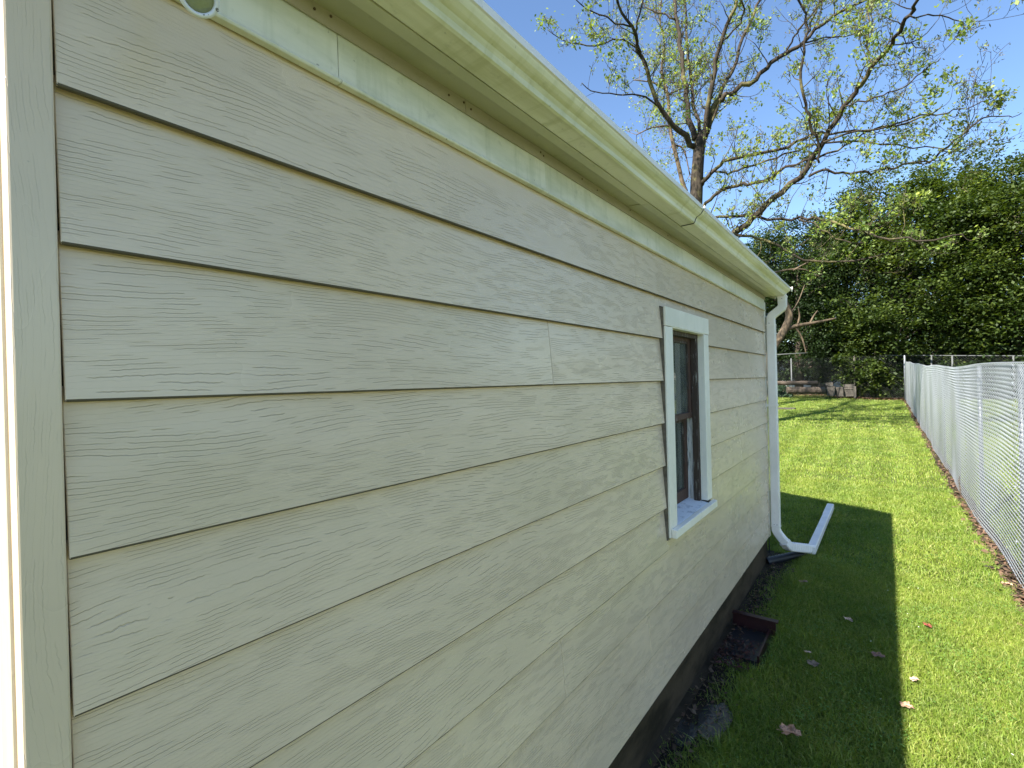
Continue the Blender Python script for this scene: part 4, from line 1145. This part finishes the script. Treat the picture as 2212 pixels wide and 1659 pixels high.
# ================================================================= GRASS
def blades(n, x0, x1, y0, y1, h, w, seed, mask=None, lean=.5, ypow=1.0):
    g = np.random.default_rng(seed)
    x = g.uniform(x0, x1, n); y = y0 + (y1 - y0) * g.random(n) ** ypow
    keep = np.ones(n, bool)
    if mask is not None: keep = np.array([mask(a, b, c) for a, b, c in zip(x, y, g.random(n))])
    x, y = x[keep], y[keep]; n = len(x)
    t = np.clip((y - 8) / 22, 0, 1); z = .45 * t ** 1.3 + .2 * t * t * np.clip(-x / 3, 0, 1) - .004
    a = g.uniform(0, 6.283, n); ln = np.abs(g.normal(0, lean, n)) + .1; da = g.uniform(0, 6.283, n)
    patch = .85 + .3 * (np.sin(x * 7.1 + 3 * np.sin(y * 2.3)) * np.sin(y * 5.3 + 2 * np.sin(x * 4.1)))
    tuft = np.exp(-((x - .72) / .05) ** 2) + np.exp(-((x + .62) / .07) ** 2) * (y < 5.4)
    H = g.uniform(h[0], h[1], n) * patch * (1 + .55 * tuft * g.random(n)) * np.where(g.random(n) < .04, 1.6, 1.0); Wd = g.uniform(w[0], w[1], n) * .5
    b = np.stack([x, y, z], 1); sd = np.stack([np.cos(a), np.sin(a), np.zeros(n)], 1) * Wd[:, None]
    stripe = np.where(np.sin((x + .12 * np.sin(y * .4)) * 2 * np.pi / .62) > 0, 1.0, -1.0) * .34 * np.clip((y - 5) / 6, 0, 1)
    dr = np.stack([np.cos(da), np.sin(da) + stripe, np.zeros(n)], 1)
    m = b + dr * (H * ln * .35)[:, None] + np.array([0, 0, 1]) * (H * .62)[:, None]
    tp = b + dr * (H * ln * 1.0)[:, None] + np.array([0, 0, 1]) * (H * (1.0 - .25 * ln.clip(0, 1)))[:, None]
    V = np.stack([b - sd, b + sd, m + sd * .8, m - sd * .8, tp], 1)      # 5 verts
    return V
def build_grass(name, arrs):
    V = np.concatenate(arrs); n = len(V); me = bpy.data.meshes.new(name)
    me.vertices.add(n * 5); me.vertices.foreach_set('co', V.astype(np.float32).ravel())
    base = np.arange(n)[:, None] * 5
    L = np.concatenate([base + np.array([0, 1, 2, 3]), base + np.array([3, 2, 4])], 1).astype(np.int32)
    me.loops.add(n * 7); me.loops.foreach_set('vertex_index', L.ravel())
    ls = (np.arange(n)[:, None] * 7 + np.array([0, 4])).astype(np.int32)
    me.polygons.add(n * 2); me.polygons.foreach_set('loop_start', ls.ravel())
    me.materials.append(M_grass); me.update(calc_edges=True)
    o = bpy.data.objects.new(name, me); COL.objects.link(o); tag(o, kind='stuff')
    print(name, n)
    return o
def mask_near(x, y, r):
    if y < 5.35:
        e = edge_house(y)
        if x < e + .10:
            k = (x - (e - .16)) / .26
            if x > -.7 and False: pass
            if r > max(.16, min(1, k)) ** 1.3: return False
    if x > edge_fence(y) and x < FX + .1 and r > .12: return False
    if -.88 < x < -.60 and 3.15 < y < 3.66: return False
    for cx, cy, a, b in PUD:
        if ((x - cx) / (a * 1.15)) ** 2 + ((y - cy) / (b * 1.05)) ** 2 < 1 and r > .06: return False
    return True
def mask_far(x, y, r):
    if y > 28.9 + .6 * math.sin(x * 1.1) and x < .6 and r > (30.4 - y) * .25: return False
    if x > edge_fence(y) and x < FX + .1 and r > .15: return False
    return True
build_grass('grass', [
    blades(210000, -.88, .86, 1.5, 5.4, (.022, .055), (.0025, .005), 1, mask_near, .8),
    blades(90000, -2.0, .86, 5.4, 9.5, (.026, .055), (.0045, .0075), 2, mask_near, .8),
    blades(60000, -3.6, .86, 9.5, 17, (.03, .06), (.007, .011), 3, mask_far),
    blades(60000, -8, .86, 17, 30.4, (.03, .06), (.014, .022), 4, mask_far)])
build_grass('grass', [
    blades(26000, -2.5, 2.6, -2.5, 1.5, (.03, .06), (.006, .010), 8, lambda a, b, c: not (-6 < a < -.72 and b > .08)),
    blades(30000, .93, 2.6, 1.5, 8, (.05, .09), (.005, .009), 5),
    blades(30000, .93, 5.5, 8, 16, (.05, .09), (.009, .016), 6),
    blades(22000, .93, 8, 16, 30.3, (.05, .09), (.018, .03), 7)])
def clv():
    while True:
        x, y = rng.uniform(-.65, .78), 1.6 + 5 * rng.random()
        if mnoise.noise(Vector((x * 2.2, y * 2.2, 8))) > .12 or rng.random() < .04: return (x, y, .030 + rng.random() * .02)
M_clover = mat_leaf('clover_leaf', [(.12, .22, .04), (.18, .30, .06), (.09, .18, .035)], .3, .5)
litter('clover', 5200, clv, (.004, .0085), M_clover, tilt=.25)
M_white = mat_plain('white_petals', (.75, .75, .65), .7)
def wf(): return (rng.uniform(-.5, .7), 2 + 6 * rng.random(), .052)
litter('tiny_flowers', 26, wf, (.004, .006), M_white)
# leaf litter along the fence foot, the wall foot and under the trees
def lf1():
    y = 3 + 27 * rng.random() ** 1.7; x = edge_fence(y) + rng.normal(.05, .05); return (x, y, terr(x, y) + .015 + rng.random() * .025)
litter('leaf_litter', 2600, lf1, (.012, .035), M_litter)
def lf2():
    y = rng.uniform(1.2, 5.3); x = -.86 + abs(rng.normal(0, .09)); return (x, y, .016 + rng.random() * .02)
litter('leaf_litter', 800, lf2, (.005, .018), M_litter)
def lf3():
    y = rng.uniform(29.4, 31.5); x = rng.uniform(-6, 1); return (x, y, terr(x, y) + .04 + rng.random() * .03)
litter('leaf_litter', 1200, lf3, (.03, .07), M_litter)
